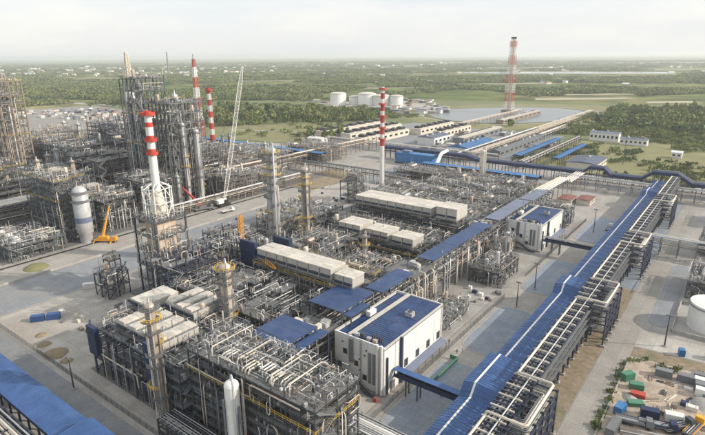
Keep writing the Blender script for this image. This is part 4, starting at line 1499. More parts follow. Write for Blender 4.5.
frame('third low row of pale piping beyond the exchangers', -210, -113, 320, 338, [4.5, 8.5], 10, 3, 'steel_tan', pipes=36, fit=460, eq=14)
frame('pale manifold rows left of the red-roofed cabins', -196, -122, 350, 368, [4, 7.5], 9, 3, 'steel_grey', pipes=36, fit=420, eq=12)
frame('cluttered pump rows before the bright blue duct gallery', -240, -125, 378, 402, [4, 7], 10, 3, 'steel_tan', pipes=36, fit=460, eq=16)
frame('grey structure with stairs near the pinkish column', -216, -192, 192, 214, [5, 9, 14], 4, 4, 'steel_grey', pipes=28, fit=260, eq=6)
frame('teal skeletal structure behind the pinkish column', -232, -196, 222, 250, [5, 10], 5, 4, 'steel_teal', pipes=28, fit=300, eq=8)
frame('narrow dark tower structure left of the centre chimney', -226, -212, 286, 302, [5, 10, 15, 20], 2, 2, 'steel_navy', pipes=16, fit=120, eq=3)
frame('small dark structure at the yard edge by the orange mast', -228, -206, 168, 186, [5, 9], 3, 3, 'steel_navy', pipes=18, fit=160, eq=4)
# skids along the street
frame('compact dark skid with pale pipes in front of the slender white column', -93, -79, 212, 236, [3.5, 7], 3, 4, 'steel_dark', pipes=26, fit=260, eq=5)
frame('low pump skid behind the near white building', -94, -80, 160, 184, [3], 3, 4, 'steel_grey', pipes=24, fit=260, eq=6, stairs=False)
frame('pale pipe frame between the skid and the farther white building', -96, -90, 238, 262, [4, 8], 1, 4, 'steel_tan', pipes=18, fit=140, eq=2, stairs=False)
frame('equipment frame beyond the farther white building', -98, -80, 308, 334, [5, 9], 3, 4, 'steel_navy', pipes=24, fit=260, eq=5)
for x, y, lab in ((-96, 378, 'left one of two low red-roofed cabins near the humped gallery'), (-85, 384, 'right one of two low red-roofed cabins near the humped gallery')):
    T = Thing('cabin', lab, 'cabin', (x, y, 0))
    T.box('wall', x, y, 0, 9, 14, 3.6, 'cream')
    m = MB()
    for s in (-1, 1):
        m.quad((x + s * 5, y - 7.6, 3.7), (x, y - 7.6, 4.3), (x, y + 7.6, 4.3), (x + s * 5, y + 7.6, 3.7))
    m.f.append((0, 1, 4)); m.s.append(False)
    T.mesh('roof', m, 'brick_red')
    for k in (-4, 0, 4):
        T.box('window', x + 4.56, y + k, 1.3, 0.12, 1.5, 1.3, 'dark_glass')
# diagonal pale pipe bridges near the farther building
T = Thing('pipe_bridge', 'pale pipes stepping down from the covered rack to the humped gallery', 'pipe bridge', (-105, 380, 0))
for k in range(5):
    T.pipe([(-108 + k * 1.6, 340, 15 - 0.2 * k), (-108 + k * 1.6, 400, 13), (-108 + k * 1.6, 404, 9), (-108 + k * 1.6, 445, 9)], 0.5, RN.choice(('cream', 'white', 'alu_warm')), 8)
for y in lin(344, 440, 8):
    for x in (-109.5, -100):
        T.box('column', x, y, 0, 0.4, 0.4, 8.4 if y > 402 else 12.2, 'steel_tan')
    T.beam('crossbeam', (-109.5, y, 8.2 if y > 402 else 12.2), (-100, y, 8.2 if y > 402 else 12.2), 0.4, 'steel_tan')
# blue tank-like box and white elbow duct behind
T = Thing('blue_unit', 'bright blue clad unit behind the centre chimney', 'equipment', (-252, 440, 0))
for i in range(5):
    T.box('panel', -268 + i * 8, 436, 1.5, 7.8, 10, 9 + 0.3 * (i % 2), 'blue_bright')
T.box('base', -252, 436, 0, 41, 11, 1.5, 'steel_navy')
T.box('top_unit', -262, 436, 10.9, 8, 6, 1.6, 'blue_grey_roof')
T = Thing('elbow_duct', 'fat white elbow duct dropping beside the bright blue unit', 'duct', (-226, 430, 0))
T.pipe([(-228, 452, 13), (-226, 436, 13), (-222, 424, 9), (-221, 417, 6), (-221, 417, 0.5)], 1.7, 'white', 12, 'duct')
T.box('footing', -221, 417, 0, 4.2, 4.2, 0.5, 'concrete')

# ------------------------------------------------------------------ left-hand plant
frame('low bank of boxes with three white domes at the left road edge', -325, -290, 96, 124, [4, 7.5], 6, 4, 'steel_teal', cut=False, pipes=26, fit=420, eq=2, hoops=4)
for k, x in enumerate((-318, -309, -300)):
    m = MB()
    m.lathe(x, 104, [(1.9, 7.65), (1.9, 8.8), (1.6, 9.6), (1.0, 10.2), (0.0, 10.5)], 14)
    single('dome', m, 'white', ['leftmost', 'middle', 'rightmost'][k] + ' white dome on the low bank at the left road edge', 'dome', 'white domes on the low bank')
T = Thing('reactor', 'fat pale reactor vessel with a dull blue band, beside the orange crane', 'reactor', (-291, 136, 0))
m = MB()
m.lathe(-291, 136, [(3.4, 0), (3.4, 5), (4.4, 6), (4.4, 12)], 20)
T.mesh('lower_shell', m, 'alu')
m = MB()
m.lathe(-291, 136, [(4.5, 12), (4.5, 15)], 20)
T.mesh('blue_band', m, 'blue_grey_roof')
m = MB()
m.lathe(-291, 136, [(4.4, 15), (4.4, 24), (4.2, 24.3), (4.2, 29), (3.4, 31), (1.8, 32.2), (0, 32.6)], 20)
T.mesh('upper_shell', m, 'alu')
for z in (23.8, 28.6):
    m = MB()
    m.ring(-291, 136, 4.2, 5.4, z, 0.2, 20)
    m.ring(-291, 136, 5.3, 5.4, z + 0.2, 1.1, 20)
    T.mesh('platform', m, 'steel_grey')
frame('dense pipe structure wrapped round the fat pale reactor', -334, -298, 126, 146, [5, 10, 15, 21, 27, 35], 6, 3, 'steel_teal', pipes=60, fit=600, eq=10, hoops=8, dens=0.4, posts=4.0)
frame('lower pipe structure right of the fat pale reactor', -334, -297, 150, 172, [5, 10, 15, 19], 6, 4, 'steel_dark', pipes=60, fit=600, eq=12, hoops=12)
frame('dark pipework structure right of the orange crane by the reactor', -326, -296, 176, 200, [6, 12, 19, 26], 5, 4, 'steel_dark', pipes=44, fit=420, eq=8, dens=0.4)
frame('pipe-filled structure behind the pale crane on the left road', -330, -296, 244, 272, [5, 10, 16], 5, 4, 'steel_tan', pipes=36, fit=380, eq=8)
frame('tan structure beyond the pale crane, left of the brown lot', -334, -308, 278, 318, [5, 9], 4, 5, 'steel_tan', pipes=30, fit=340, eq=8)
T, As = rack('long left-hand rack carrying a row of pale air coolers', 'y', 20, 200, -354, -338, [6, 10, 14], 7, 'steel_tan', 8)
for k, (y0, y1) in enumerate(((40, 70), (74, 106), (110, 140), (152, 176))):
    cooler(['pale blue-grey air coolers at the left edge of the photo', 'second cooler group from the left edge on the long left rack', 'third cooler group along the long left rack, near the reactor', 'fourth cooler group along the long left rack, before the dark tower'][k],
           -353, -339, y0, y1, 16, 2.6, 6, 'y', mat='blue_grey_roof' if k < 2 else 'cooler_skin', base=14)
frame('huge dark tower structure crowned by a mast, above the left plant', -352, -334, 203, 226, [7, 14, 21, 28, 35, 42, 49, 56, 63, 70, 78, 86], 3, 3, 'steel_teal', pipes=60, fit=420, eq=16, hoops=4, brace=8, w=0.6, dens=0.35, cut=False, name='tower_structure')
frame('slightly lower dark tower structure joined to the huge one', -333, -314, 214, 242, [7, 14, 21, 28, 35, 42, 49, 56, 63, 70], 3, 4, 'steel_grey', pipes=60, fit=420, eq=16, hoops=5, brace=8, w=0.55, dens=0.35, name='tower_structure')
for x, y, h, d, lab in ((-331.5, 208, 62, 4.2, 'pale vessel before the front corner of the huge tower structure'), (-312, 232, 50, 4.5, 'pale vessel at the road side of the lower tower structure'), (-311.5, 221, 56, 3.0, 'slim pale column at the road side of the lower tower structure'), (-354.5, 210, 70, 3.4, 'slim pale column at the left flank of the huge tower structure'), (-343, 212, 82, 4.5, 'dark-caged reactor inside the huge tower structure'), (-324, 226, 74, 5, 'pale vessel rising through the slightly lower tower structure'), (-326, 238, 66, 4, 'slim vessel at the right side of the lower tower structure')):
    tower(lab, x, y, h, d, 'alu', 5, ladder=False)
m = MB()
lattice(m, -346, 207, 86.3, 103, 3.6, 1.4, 6, 0.4)
m.beam((-346, 207, 103), (-346, 207, 106), 0.3)
single('top_mast', m, 'cream', 'cream lattice mast standing on top of the huge dark tower structure', 'mast')
# twin tan towers at the left edge
for x, y, h, lab in ((-470, 176, 83, 'tan lattice drum tower at the left edge, right one of the pair'), (-497, 176, 86, 'tan lattice drum tower cut by the left edge of the photo')):
    frame(lab, x - 8, x + 8, y - 9, y + 9, [8, 16, 24, 30, 36, 42, 48, 54, 60, 66, 72, h], 2, 2, 'steel_tan', pipes=34, fit=340, eq=4, hoops=3, brace=9, w=1.0, name='drum_tower', deck='steel_tan', cut=False, pm=['alu_warm', 'cream', 'alu_warm', 'alu'])
    for sx in (-3.6, 3.6):
        tower('tan drum inside the ' + ('right-hand' if x > -480 else 'left-hand') + ' lattice tower, ' + ('left' if sx < 0 else 'right') + ' one', x + sx, y, h - 22, 6, 'alu_warm', 4, z0=16 * 0, ladder=False)
specs = [(-412, -372, 110, 140, [6, 12, 18], 'steel_dark', 'dark structure behind the long left rack, near the left edge'),
         (-412, -366, 150, 178, [6, 12, 17], 'steel_teal', 'teal structure behind the reactor on the left'),
         (-404, -364, 188, 214, [7, 14, 22], 'steel_dark', 'structure left of the huge dark tower, behind the coolers'),
         (-408, -362, 224, 252, [7, 14, 20, 27], 'steel_navy', 'tall navy structure behind the huge dark tower'),
         (-402, -352, 258, 284, [6, 12, 18], 'steel_dark', 'dark structure behind the lower tower structure'),
         (-398, -345, 292, 312, [6, 12], 'steel_tan', 'tan structure near the foot of the banded chimney'),
         (-396, -340, 330, 352, [6, 11], 'steel_grey', 'grey structure right of the banded chimney'),
         (-458, -420, 196, 224, [6, 12, 20], 'steel_teal', 'teal structure beyond the twin tan towers'),
         (-456, -418, 234, 262, [8, 16, 24, 34], 'steel_navy', 'tall navy frame left of the huge dark tower'),
         (-460, -422, 272, 300, [6, 12, 18], 'steel_tan', 'tan structure behind the tall navy frame'),
         (-470, -420, 310, 340, [5, 10], 'steel_grey', 'low grey structure left of the banded chimney'),
         (-520, -476, 210, 236, [6, 12, 18], 'steel_dark', 'dark low unit right behind the twin tan towers'),
         (-525, -480, 250, 280, [5, 10], 'steel_grey', 'grey low unit in the depth of the left plant'),
         (-530, -482, 292, 322, [6, 12], 'steel_tan', 'tan low unit in the depth of the left plant'),
         (-590, -545, 240, 270, [6, 12, 18], 'steel_tan', 'tan unit far back in the left plant'),
         (-600, -550, 285, 315, [5, 10], 'steel_dark', 'dark unit far back in the left plant'),
         (-660, -610, 270, 310, [5, 9], 'steel_grey', 'grey unit at the back of the left plant'),
         (-440, -390, 352, 372, [5, 9], 'steel_grey', 'low grey unit before the bright blue roofed gallery'),
         (-380, -330, 392, 420, [4, 8], 'steel_tan', 'low tan unit behind the bright blue roofed gallery')]
for x0, x1, y0, y1, lv, st, lab in specs:
    frame(lab, x0 - 3, x1 + 3, y0 - 4, y1 + 4, [z * k_ for k_ in [U(1.25, 1.9)] for z in lv], max(3, round((x1 - x0) / 8)), max(2, round((y1 - y0) / 8)), st, pipes=30, fit=420, eq=8, hoops=8, w=0.45, posts=6.0, dens=0.45, pm=['alu', 'alu', 'alu_warm', 'alu_warm', 'cream', 'white', 'steel_grey', 'steel_tan'])
rng = [(-368, 236, 40, 3, 'slim column among the structures behind the huge tower'), (-416, 182, 34, 3.4, 'pale column behind the reactor structure'),
       (-380, 176, 30, 3, 'short column near the long left rack'), (-436, 228, 36, 3.6, 'pale column left of the tall navy frame'),
       (-414, 268, 38, 3.2, 'pale column behind the dark tower at mid height'), (-474, 262, 30, 4, 'squat column in the depth of the left plant'),
       (-540, 262, 36, 3.6, 'column standing far back in the left plant'), (-604, 278, 32, 4, 'white column far back near the left edge'),
       (-342, 326, 26, 3, 'short column near the banded chimney foot'), (-300, 205, 24, 3, 'short pale column at the road beside the pale crane')]
for x, y, h, d, lab in rng:
    tower(lab, x, y, h, d, RN.choice(('alu', 'alu_warm', 'cream')), 4)
for k, (x, y) in enumerate([(U(-640, -372), U(120, 345)) for _ in range(34)]):
    tower('thin vent column among the crowded left plant structures', x, y, U(20, 38), U(1.6, 3.2), RN.choice(('alu', 'alu_warm', 'cream', 'steel_grey')), 3, ladder=False, name='vent_column', group='thin columns in the left plant')
rack('tan pipe rack crossing the left plant towards the huge tower', 'x', -640, -356, 143.5, 148.5, [7, 10], 9, 'steel_tan', 5)
rack('grey pipe rack crossing deep in the left plant', 'x', -660, -340, 286, 291, [8, 12], 9, 'steel_grey', 5) if False else None
rack('pale pipe rack running along the rear of the left plant', 'x', -720, -330, 322.5, 328.5, [8, 12], 10, 'steel_grey', 6)
T, As = rack('brown trestle with pipes crossing the yard right of the banded chimney', 'y', 262, 500, -342, -336, [9, 12.5], 8, 'steel_tan', 6, mats=['alu_warm', 'steel_tan', 'cream'])
rack('low pipe rack along the left road below the dark tower', 'y', 178, 330, -294.5, -290, [5, 7.5], 7, 'steel_tan', 5)
rack('dark rack crossing behind the brown lot', 'x', -330, -212, 352, 358, [6, 9], 8, 'steel_tan', 6)

# ------------------------------------------------------------------ cranes
T = Thing('crawler_crane', 'pale lattice-boom crawler crane standing on the left road', 'crane', (-288, 231, 0))
for s in (-2.6, 2.6):
    m = MB()
    m.poly([(-288 + s - 0.6, 226), (-288 + s + 0.6, 226), (-288 + s + 0.6, 236), (-288 + s - 0.6, 236)], 0.1, 1.5)
    T.mesh('track', m, 'black')
T.box('car_body', -288, 231, 1.5, 4, 6, 0.8, 'steel_dark')
T.box('machine_house', -288, 229.5, 2.3, 4.2, 8, 2.6, 'white')
T.box('counterweight', -288, 225.2, 2.4, 4.6, 1.8, 2.4, 'steel_grey')
T.box('cab', -285.3, 232.5, 2.3, 1.3, 2.2, 2.2, 'dark_glass')
m = MB()
boom(m, (-288, 233, 3), (-289.5, 259, 93.5), 2.4, 38, 0.2)
T.mesh('boom', m, 'white')
m = MB()
m.beam((-288, 226, 5), (-288, 222, 22), 0.4)
m.beam((-288, 222, 22), (-289.5, 258.5, 92), 0.16)
m.beam((-288, 225, 4), (-288, 222, 22), 0.16)
m.beam((-289.5, 259, 93.3), (-289.5, 262, 30), 0.12)
T.mesh('rigging', m, 'steel_dark')
T.box('hook_block', -289.5, 262, 28.6, 0.8, 0.6, 1.5, 'yellow')


def mobile_crane(label, x, y, ang, tip, col, bcol=None):
    T = Thing('mobile_crane', label, 'crane', (x, y, 0))
    c, s = math.cos(ang), math.sin(ang)
    m = MB()
    def P(a, b_, z):
        return (x + a * c - b_ * s, y + a * s + b_ * c, z)
    m.beam(P(-6, 0, 1.5), P(6, 0, 1.5), 2.7, 0.9)
    T.mesh('chassis', m, col)
    m = MB()
    m.beam(P(4.2, 0, 2.6), P(6.4, 0, 2.6), 2.6, 1.5)
    T.mesh('cab', m, col)
    m = MB()
    m.beam(P(-3.4, 0, 2.8), P(1.6, 0, 2.8), 2.5, 1.6)
    T.mesh('superstructure', m, col)
    for a in (-5, -3.4, 2.6, 5):
        for b_ in (-1.25, 1.25):
            T.cyl('wheel', P(a, b_ - 0.25, 0.62), P(a, b_ + 0.25, 0.62), 0.62, 'black', 10)
    for a in (-5.8, 3.8):
        m = MB()
        m.beam(P(a, -3.2, 0.8), P(a, 3.2, 0.8), 0.4)
        for b_ in (-3.2, 3.2):
            m.beam(P(a, b_, 0.05), P(a, b_, 0.8), 0.4)
        T.mesh('outrigger', m, col)
    p = Vector(P(-1.5, 0, 3.4))
    q = Vector(tip)
    for k in range(3):
        m = MB()
        m.beam(p + (q - p) * (k / 3), p + (q - p) * ((k + 1) / 3), 1.1 - 0.25 * k)
        T.mesh('boom_section', m, bcol or col)
    m = MB()
    m.beam(q, (q.x, q.y, q.z * 0.45), 0.12)
    T.mesh('hoist_rope', m, 'black')
    return T


mobile_crane('orange mobile crane with short raised boom by the fat reactor', -281.5, 142, 0.6, (-286, 149, 19), 'orange')
mobile_crane('grey mobile crane with a red boom leaning left below the pale crane', -289, 216, 1.2, (-308, 208, 20), 'steel_grey', 'red')
mobile_crane('orange crane boom rising over the cooler rack at the left edge', -366, 106, 0.4, (-398, 122, 38), 'orange')
T = Thing('hoist_mast', 'orange lattice hoist mast with a horizontal jib among the front units', 'hoist', (-168.5, 147, 0))
m = MB()
lattice(m, -171.5, 146.5, 0, 34, 1.5, 1.5, 16, 0.17)
T.mesh('mast', m, 'orange')
m = MB()
boom(m, (-171.5, 146.5, 21), (-139, 134.7, 21), 1.3, 18, 0.16)
T.mesh('jib', m, 'orange')

# ------------------------------------------------------------------ beyond the plant
def in_quad(Q):
    u, v = U(0, 1), U(0, 1)
    a = Vector(Q[0]).lerp(Vector(Q[1]), u)
    c = Vector(Q[3]).lerp(Vector(Q[2]), u)
    p = a.lerp(c, v)
    return p.x, p.y


def hall(label, cx, cy, dx, dy, h, roof, wall='cream', rot=0.0, wins=0, group=None, gable=1.5, name='hall', fans=0):
    T = Thing(name, label, 'building', (cx, cy, 0), group)
    T.o.rotation_euler = (0, 0, rot)
    def A(nm, me, loc, sc):
        return T.add(nm, me, loc, sc, local=True)
    A('wall', unit('cube', wall), (0, 0, h / 2), (dx, dy, h))
    m = MB()
    g = gable
    e = 0.6
    if dx < dy:
        for s in (-1, 1):
            m.quad((s * (dx / 2 + e), -dy / 2 - e, h), (0, -dy / 2 - e, h + g), (0, dy / 2 + e, h + g), (s * (dx / 2 + e), dy / 2 + e, h))
        for y in (-dy / 2 - e, dy / 2 + e):
            n = len(m.v)
            m.v += [(-dx / 2 - e, y, h), (dx / 2 + e, y, h), (0, y, h + g)]
            m.f.append((n, n + 1, n + 2))
            m.s.append(False)
    else:
        for s in (-1, 1):
            m.quad((-dx / 2 - e, s * (dy / 2 + e), h), (-dx / 2 - e, 0, h + g), (dx / 2 + e, 0, h + g), (dx / 2 + e, s * (dy / 2 + e), h))
        for x in (-dx / 2 - e, dx / 2 + e):
            n = len(m.v)
            m.v += [(x, -dy / 2 - e, h), (x, dy / 2 + e, h), (x, 0, h + g)]
            m.f.append((n, n + 1, n + 2))
            m.s.append(False)
    T.add('roof', m.data('roof', roof), (0, 0, 0), local=True)
    if cy < 900 and max(dx, dy) > 20 and not fans:
        m = MB()
        n = int(max(dx, dy) / 4)
        for k in range(n + 1):
            f_ = (k / n - 0.5)
            for s in (-1, 1):
                if dx < dy:
                    m.beam((s * (dx / 2 + e), f_ * dy, h + 0.1), (0, f_ * dy, h + g + 0.1), 0.25)
                else:
                    m.beam((f_ * dx, s * (dy / 2 + e), h + 0.1), (f_ * dx, 0, h + g + 0.1), 0.25)
        T.add('roof_rib', m.data('roof_rib', 'steel_grey'), (0, 0, 0), local=True)['kind'] = 'stuff'
        for k in range(int(max(dx, dy) / 14) + 1):
            f_ = U(-0.45, 0.45)
            A('roof_vent', unit('cube', RN.choice(('alu', 'steel_grey', 'white'))), (0 if dx < dy else f_ * dx, f_ * dy if dx < dy else 0, h + g + 0.5), (1.6, 2.0, 1.4))
    for k in range(wins):
        f_ = (k + 0.5) / wins - 0.5
        if dx < dy:
            A('window', unit('cube', 'dark_glass'), (dx / 2 + 0.06, f_ * dy, h * 0.55), (0.12, dy / wins * 0.5, h * 0.3))
        else:
            A('window', unit('cube', 'dark_glass'), (f_ * dx, -dy / 2 - 0.06, h * 0.55), (dx / wins * 0.5, 0.12, h * 0.3))
    for k in range(fans):
        f_ = (k + 0.5) / fans - 0.5
        o = A('fan_housing', unit('cube', 'black'), (-0.4, f_ * dy, h + gable + 1.2), (dx * 0.5, dy / fans * 0.62, 2.4))
        o2 = A('fan_cowl', unit('cyl12', 'steel_grey'), (-0.4, f_ * dy, h + gable + 2.7), (dx * 0.4, dx * 0.4, 0.7))
    return T


for k, (x, y0, y1, h, f_, lab) in enumerate(((-436, 512, 650, 9, 7, 'leftmost cooling tower row with black fan boxes, beside the meadow'),
                                            (-402, 520, 640, 8, 7, 'second cooling tower row with black fan boxes from the meadow'),
                                            (-366, 500, 600, 8, 6, 'third cooling tower row with black fan boxes, left of the centre chimney'),
                                            (-352, 606, 700, 8, 6, 'cooling tower row with black fan boxes right of the centre chimney'),
                                            (-316, 600, 680, 8, 4, 'rightmost short cooling tower row near the pond'))):
    hall(lab, x, (y0 + y1) / 2, 15, y1 - y0, h, 'cream', 'cream', fans=f_, wins=8, group='cooling tower rows behind the plant', gable=0.3, name='cooling_tower')
hall('white hall with pale blue roof at the near end of the fan rows', -300, 560, 22, 40, 9, 'blue_grey_roof', 'white', wins=4)
hall('white cabin among trees left of the fan rows', -420, 488, 22, 12, 5, 'white', 'white', wins=3)
hall('long hall with rust-brown roof beyond the meadow trees', -590, 668, 60, 22, 7, 'roof_rust', 'cream', wins=6)
hall('light blue roofed hall beyond the bright blue unit', -246, 548, 24, 70, 6, 'blue_bright', 'white', wins=8, gable=3)
hall('long grey shed beside the pipe trestles by the pond', -206, 580, 11, 130, 6, 'steel_grey', 'steel_grey', wins=10)
rack('dark pipe trestle continuing behind the long grey shed', 'y', 650, 760, -209, -202, [5, 7.5], 10, 'steel_navy', 6)
rack('navy pipe rack between the light blue hall and the long grey shed', 'y', 470, 700, -228.5, -223.5, [6, 8.5], 9, 'steel_navy', 5)
rack('navy pipe rack beyond the humped gallery, left of the grey workshop', 'y', 470, 660, -166, -160, [5, 7.5], 9, 'steel_navy', 5)
rack('low pipe rack crossing the rear yard behind the bright blue unit', 'x', -400, -190, 478, 484, [6, 9], 9, 'steel_tan', 6)
hall('pale long shed right of the rows of fans', -274, 630, 14, 120, 7, 'cream', 'steel_grey', wins=8)
hall('pale-roofed long shed pointing at the flare tower', -306, 860, 12, 170, 6, 'cream', 'steel_tan', wins=8)
hall('white low office block before the right-hand meadow', -140, 690, 32, 12, 10, 'blue_grey_roof', 'white', wins=7)
hall('light blue and white annex beside the low office block', -106, 676, 28, 10, 7, 'blue_grey_roof', 'white', wins=6)
hall('small white gatehouse on the right meadow', -56, 612, 9, 8, 6, 'white', 'white', wins=2)
hall('grey block with dark roof among the right-hand trees', -30, 800, 18, 12, 5, 'roof_rust', 'house_wall', wins=3)
hall('grey workshop beyond the humped gallery', -118, 520, 26, 40, 6, 'blue_grey_roof', 'cream', wins=5)
hall('white block standing out behind the dark tower structure', -1090, 655, 30, 22, 26, 'white', 'white', wins=3)
rack('pale trestle with pipes running to the far pond, right one', 'y', 480, 860, -222, -214, [6, 8], 14, 'steel_tan', 5, mats=['cream', 'alu_warm'])
rack('brown trestle with pipes running to the far pond, left one', 'y', 700, 940, -338, -330, [5, 7], 14, 'steel_tan', 5, mats=['cream', 'alu_warm'])
rack('pale trestle across the right-hand meadow towards the woods', 'y', 700, 1010, -236, -230, [4, 5.5], 16, 'cream', 3, mats=['cream'])
# storage tanks
for k, (x, y, r, h) in enumerate(((-718, 905, 17, 24), (-690, 928, 13, 17), (-660, 930, 19, 24), (-628, 935, 17, 21), (-600, 950, 14, 20))):
    T = Thing('storage_tank', ['white storage tank at the left end of the far tank row', 'second smaller white tank in the far tank row', 'middle white storage tank of the far row', 'fourth white tank just left of the centre chimney top', 'last white tank of the row, partly behind the chimney top'][k], 'tank', (x, y, 0), 'white storage tanks before the woods')
    m = MB()
    m.lathe(x, y, [(r, 0), (r, h)], 28)
    T.mesh('shell', m, 'white')
    m = MB()
    m.lathe(x, y, [(r, h), (r * 0.6, h + 1.6), (0, h + 2.2)], 28)
    T.mesh('roof', m, 'cream')
    m = MB()
    m.ring(x, y, r, r + 0.5, h - 1.5, 0.5, 28)
    T.mesh('wind_girder', m, 'steel_grey')
# right-edge tank
T = Thing('storage_tank', 'white tank cut off by the right edge inside its low wall', 'tank', (0.2, 226, 0))
m = MB()
m.lathe(0.2, 226, [(8.2, 0), (8.2, 10)], 32)
T.mesh('shell', m, 'white')
m = MB()
m.lathe(0.2, 226, [(8.2, 10), (4, 10.9), (0, 11.3)], 32)
T.mesh('roof', m, 'white')
m = MB()
m.ring(0.2, 226, 8.2, 8.7, 9.0, 0.3, 32)
T.mesh('wind_girder', m, 'steel_grey')
T = Thing('containment_wall', 'low concrete wall round the right-edge tank', 'wall', (0, 226, 0))
for cx, cy, dx, dy in ((-11.5, 228, 0.4, 30), (5, 212.8, 32.6, 0.4), (5, 243.2, 32.6, 0.4)):
    n = max(2, round(max(dx, dy) / 5))
    for k in range(n):
        f_ = (k + 0.5) / n - 0.5
        T.box('wall_panel', cx + (f_ * dx if dx > dy else 0), cy + (f_ * dy if dy > dx else 0), 0, dx / n - 0.04 if dx > dy else dx, dy / n - 0.04 if dy > dx else dy, 1.5, 'concrete')
frame('teal pump structure at the right edge beyond the tank', -11, 2, 250, 276, [4, 8], 2, 4, 'steel_teal', pipes=18, fit=160, eq=4)
frame('grey pipe structure at the right edge before the pipe bridge', -12, 8, 312, 336, [4, 8], 3, 3, 'steel_grey', pipes=18, fit=160, eq=4)
frame('small grey structure at the right edge near the humped gallery', -8, 16, 372, 398, [4, 8], 3, 3, 'steel_tan', pipes=16, fit=160, eq=4)

# far works and sheds: small boxes and sheds seen beyond the meadow and on the left
SH = [('cream', 'house_wall'), ('blue_grey_roof', 'white'), ('roof_rust', 'cream'), ('alu', 'steel_grey'), ('steel_grey', 'steel_grey'), ('blue_grey_roof', 'house_wall'), ('steel_tan', 'steel_tan'), ('cooler_skin', 'cooler_skin')]
for k in range(230):
    if k < 150:
        u, v = U(0, 1), RN.randrange(9) / 8
        x, y = -1130 + 380 * u + 40 * v, 395 + 80 * u + 150 * v - 40 * u * v
        lab, gr = 'small works shed among many on the far left behind the plant', 'small sheds behind the left plant'
        sz = (U(4, 12), U(4, 9), U(2.5, 4.5))
    else:
        x, y = in_quad([(-840, 930), (-480, 800), (-440, 900), (-600, 1060)])
        lab, gr = 'small works building near the far white tanks', 'works buildings near the far tanks'
        if -750 < x < -575 and 870 < y < 985:
            y += 110
        sz = (U(6, 20), U(5, 12), U(3, 6))
    rf_, wl = RN.choice(SH)
    hall(lab, x, y, *sz, rf_, wl, rot=RN.choice((0, 0, 0.1)), wins=0, group=gr, name='works_shed', gable=0.8)
for k in range(46):
    x, y = in_quad([(-330, 490), (-170, 490), (-180, 690), (-300, 690)])
    hall('small shed or unit among the halls between the navy gallery and the pond', x, y, U(3, 9), U(3, 12), U(2.5, 5), *RN.choice(SH), group='small units behind the navy gallery', name='works_shed', gable=0.5)
# scattered houses of the far town
for k in range(290):
    d = U(1900, 7000) if k % 2 else U(3300, 5600)
    a = rad(37 + (U(-36, 38) if k % 2 else U(8, 36)))
    x, y = -d * math.sin(a), d * math.cos(a)
    s = 1 + d / 4000
    hall('pale house far off in the wooded plain', x, y, U(7, 16) * s, U(6, 10) * s, U(3, 6) * s, RN.choice(('white', 'cream', 'roof_rust', 'blue_grey_roof')), RN.choice(('white', 'house_wall')), rot=U(0, 1.5), group='houses in the far plain', name='far_house', gable=2.5)

m = MB()
m.tube([(-2900, 2000, 0), (-2900, 2000, 128)], 4, 8, radii=[6, 3])
m.lathe(-2900, 2000, [(3.4, 118), (4.4, 119), (4.4, 122), (3.3, 123)], 10)
single('far_chimney', m, 'steel_grey', 'thin grey chimney on the far left horizon', 'chimney')
# ------------------------------------------------------------------ trees
def crown_mesh(seed, n=260, leaf=0.95, shape=0):
    r = random.Random(seed)
    m = MB()
    lobes = [(r.uniform(-1.5, 1.5), r.uniform(-1.5, 1.5), r.uniform(4, 9), r.uniform(1.5, 2.7)) for _ in range(7)] + [(0, 0, 8.5, 1.8)]
    for _ in range(n):
        cx, cy, cz, cr = r.choice(lobes)
        v = Vector((r.gauss(0, 1), r.gauss(0, 1), r.gauss(0, 0.9))).normalized() * cr * r.uniform(0.6, 1.05)
        c = Vector((cx, cy, cz)) + v
        q = Vector((r.gauss(0, 1), r.gauss(0, 1), r.gauss(0, 1))).normalized()
        nn = (v.normalized() * 1.2 + q).normalized()
        a = nn.orthogonal().normalized()
        b_ = nn.cross(a)
        s = leaf * r.uniform(0.6, 1.3)
        m.quad(c - a * s - b_ * s * 0.7, c + a * s * 0.8 - b_ * s, c + a * s + b_ * s * 0.7, c - a * s * 0.7 + b_ * s)
    return m


CROWNS = [crown_mesh(40 + i).data('crown', ['leaf_a', 'leaf_b', 'leaf_c'][i % 3]) for i in range(6)]
_tm = MB()
_tm.tube([(0, 0, 0), (0.1, 0, 2.5), (0, 0.1, 5), (0, 0, 8)], 0.3, 6, radii=[0.34, 0.26, 0.2, 0.08])
for a in (0.3, 2.2, 4.1):
    _tm.tube([(0, 0, 3.2), (1.5 * math.cos(a), 1.5 * math.sin(a), 5.2), (2.1 * math.cos(a), 2.1 * math.sin(a), 6.8)], 0.12, 5, radii=[0.14, 0.09, 0.04])
TRUNK = _tm.data('trunk', 'bark')


def tree(x, y, s, label, group, name='broadleaf_tree'):
    o = bpy.data.objects.new(name, None)
    o.location = (x, y, 0)
    o.rotation_euler = (0, 0, U(0, 6.28))
    o.scale = (s * U(0.85, 1.15), s * U(0.85, 1.15), s * U(0.85, 1.15))
    o['label'] = label
    o['category'] = 'tree'
    o['group'] = group
    C.objects.link(o)
    for nm, me in (('trunk', TRUNK), ('crown', RN.choice(CROWNS))):
        c = bpy.data.objects.new(nm, me)
        c.parent = o
        C.objects.link(c)


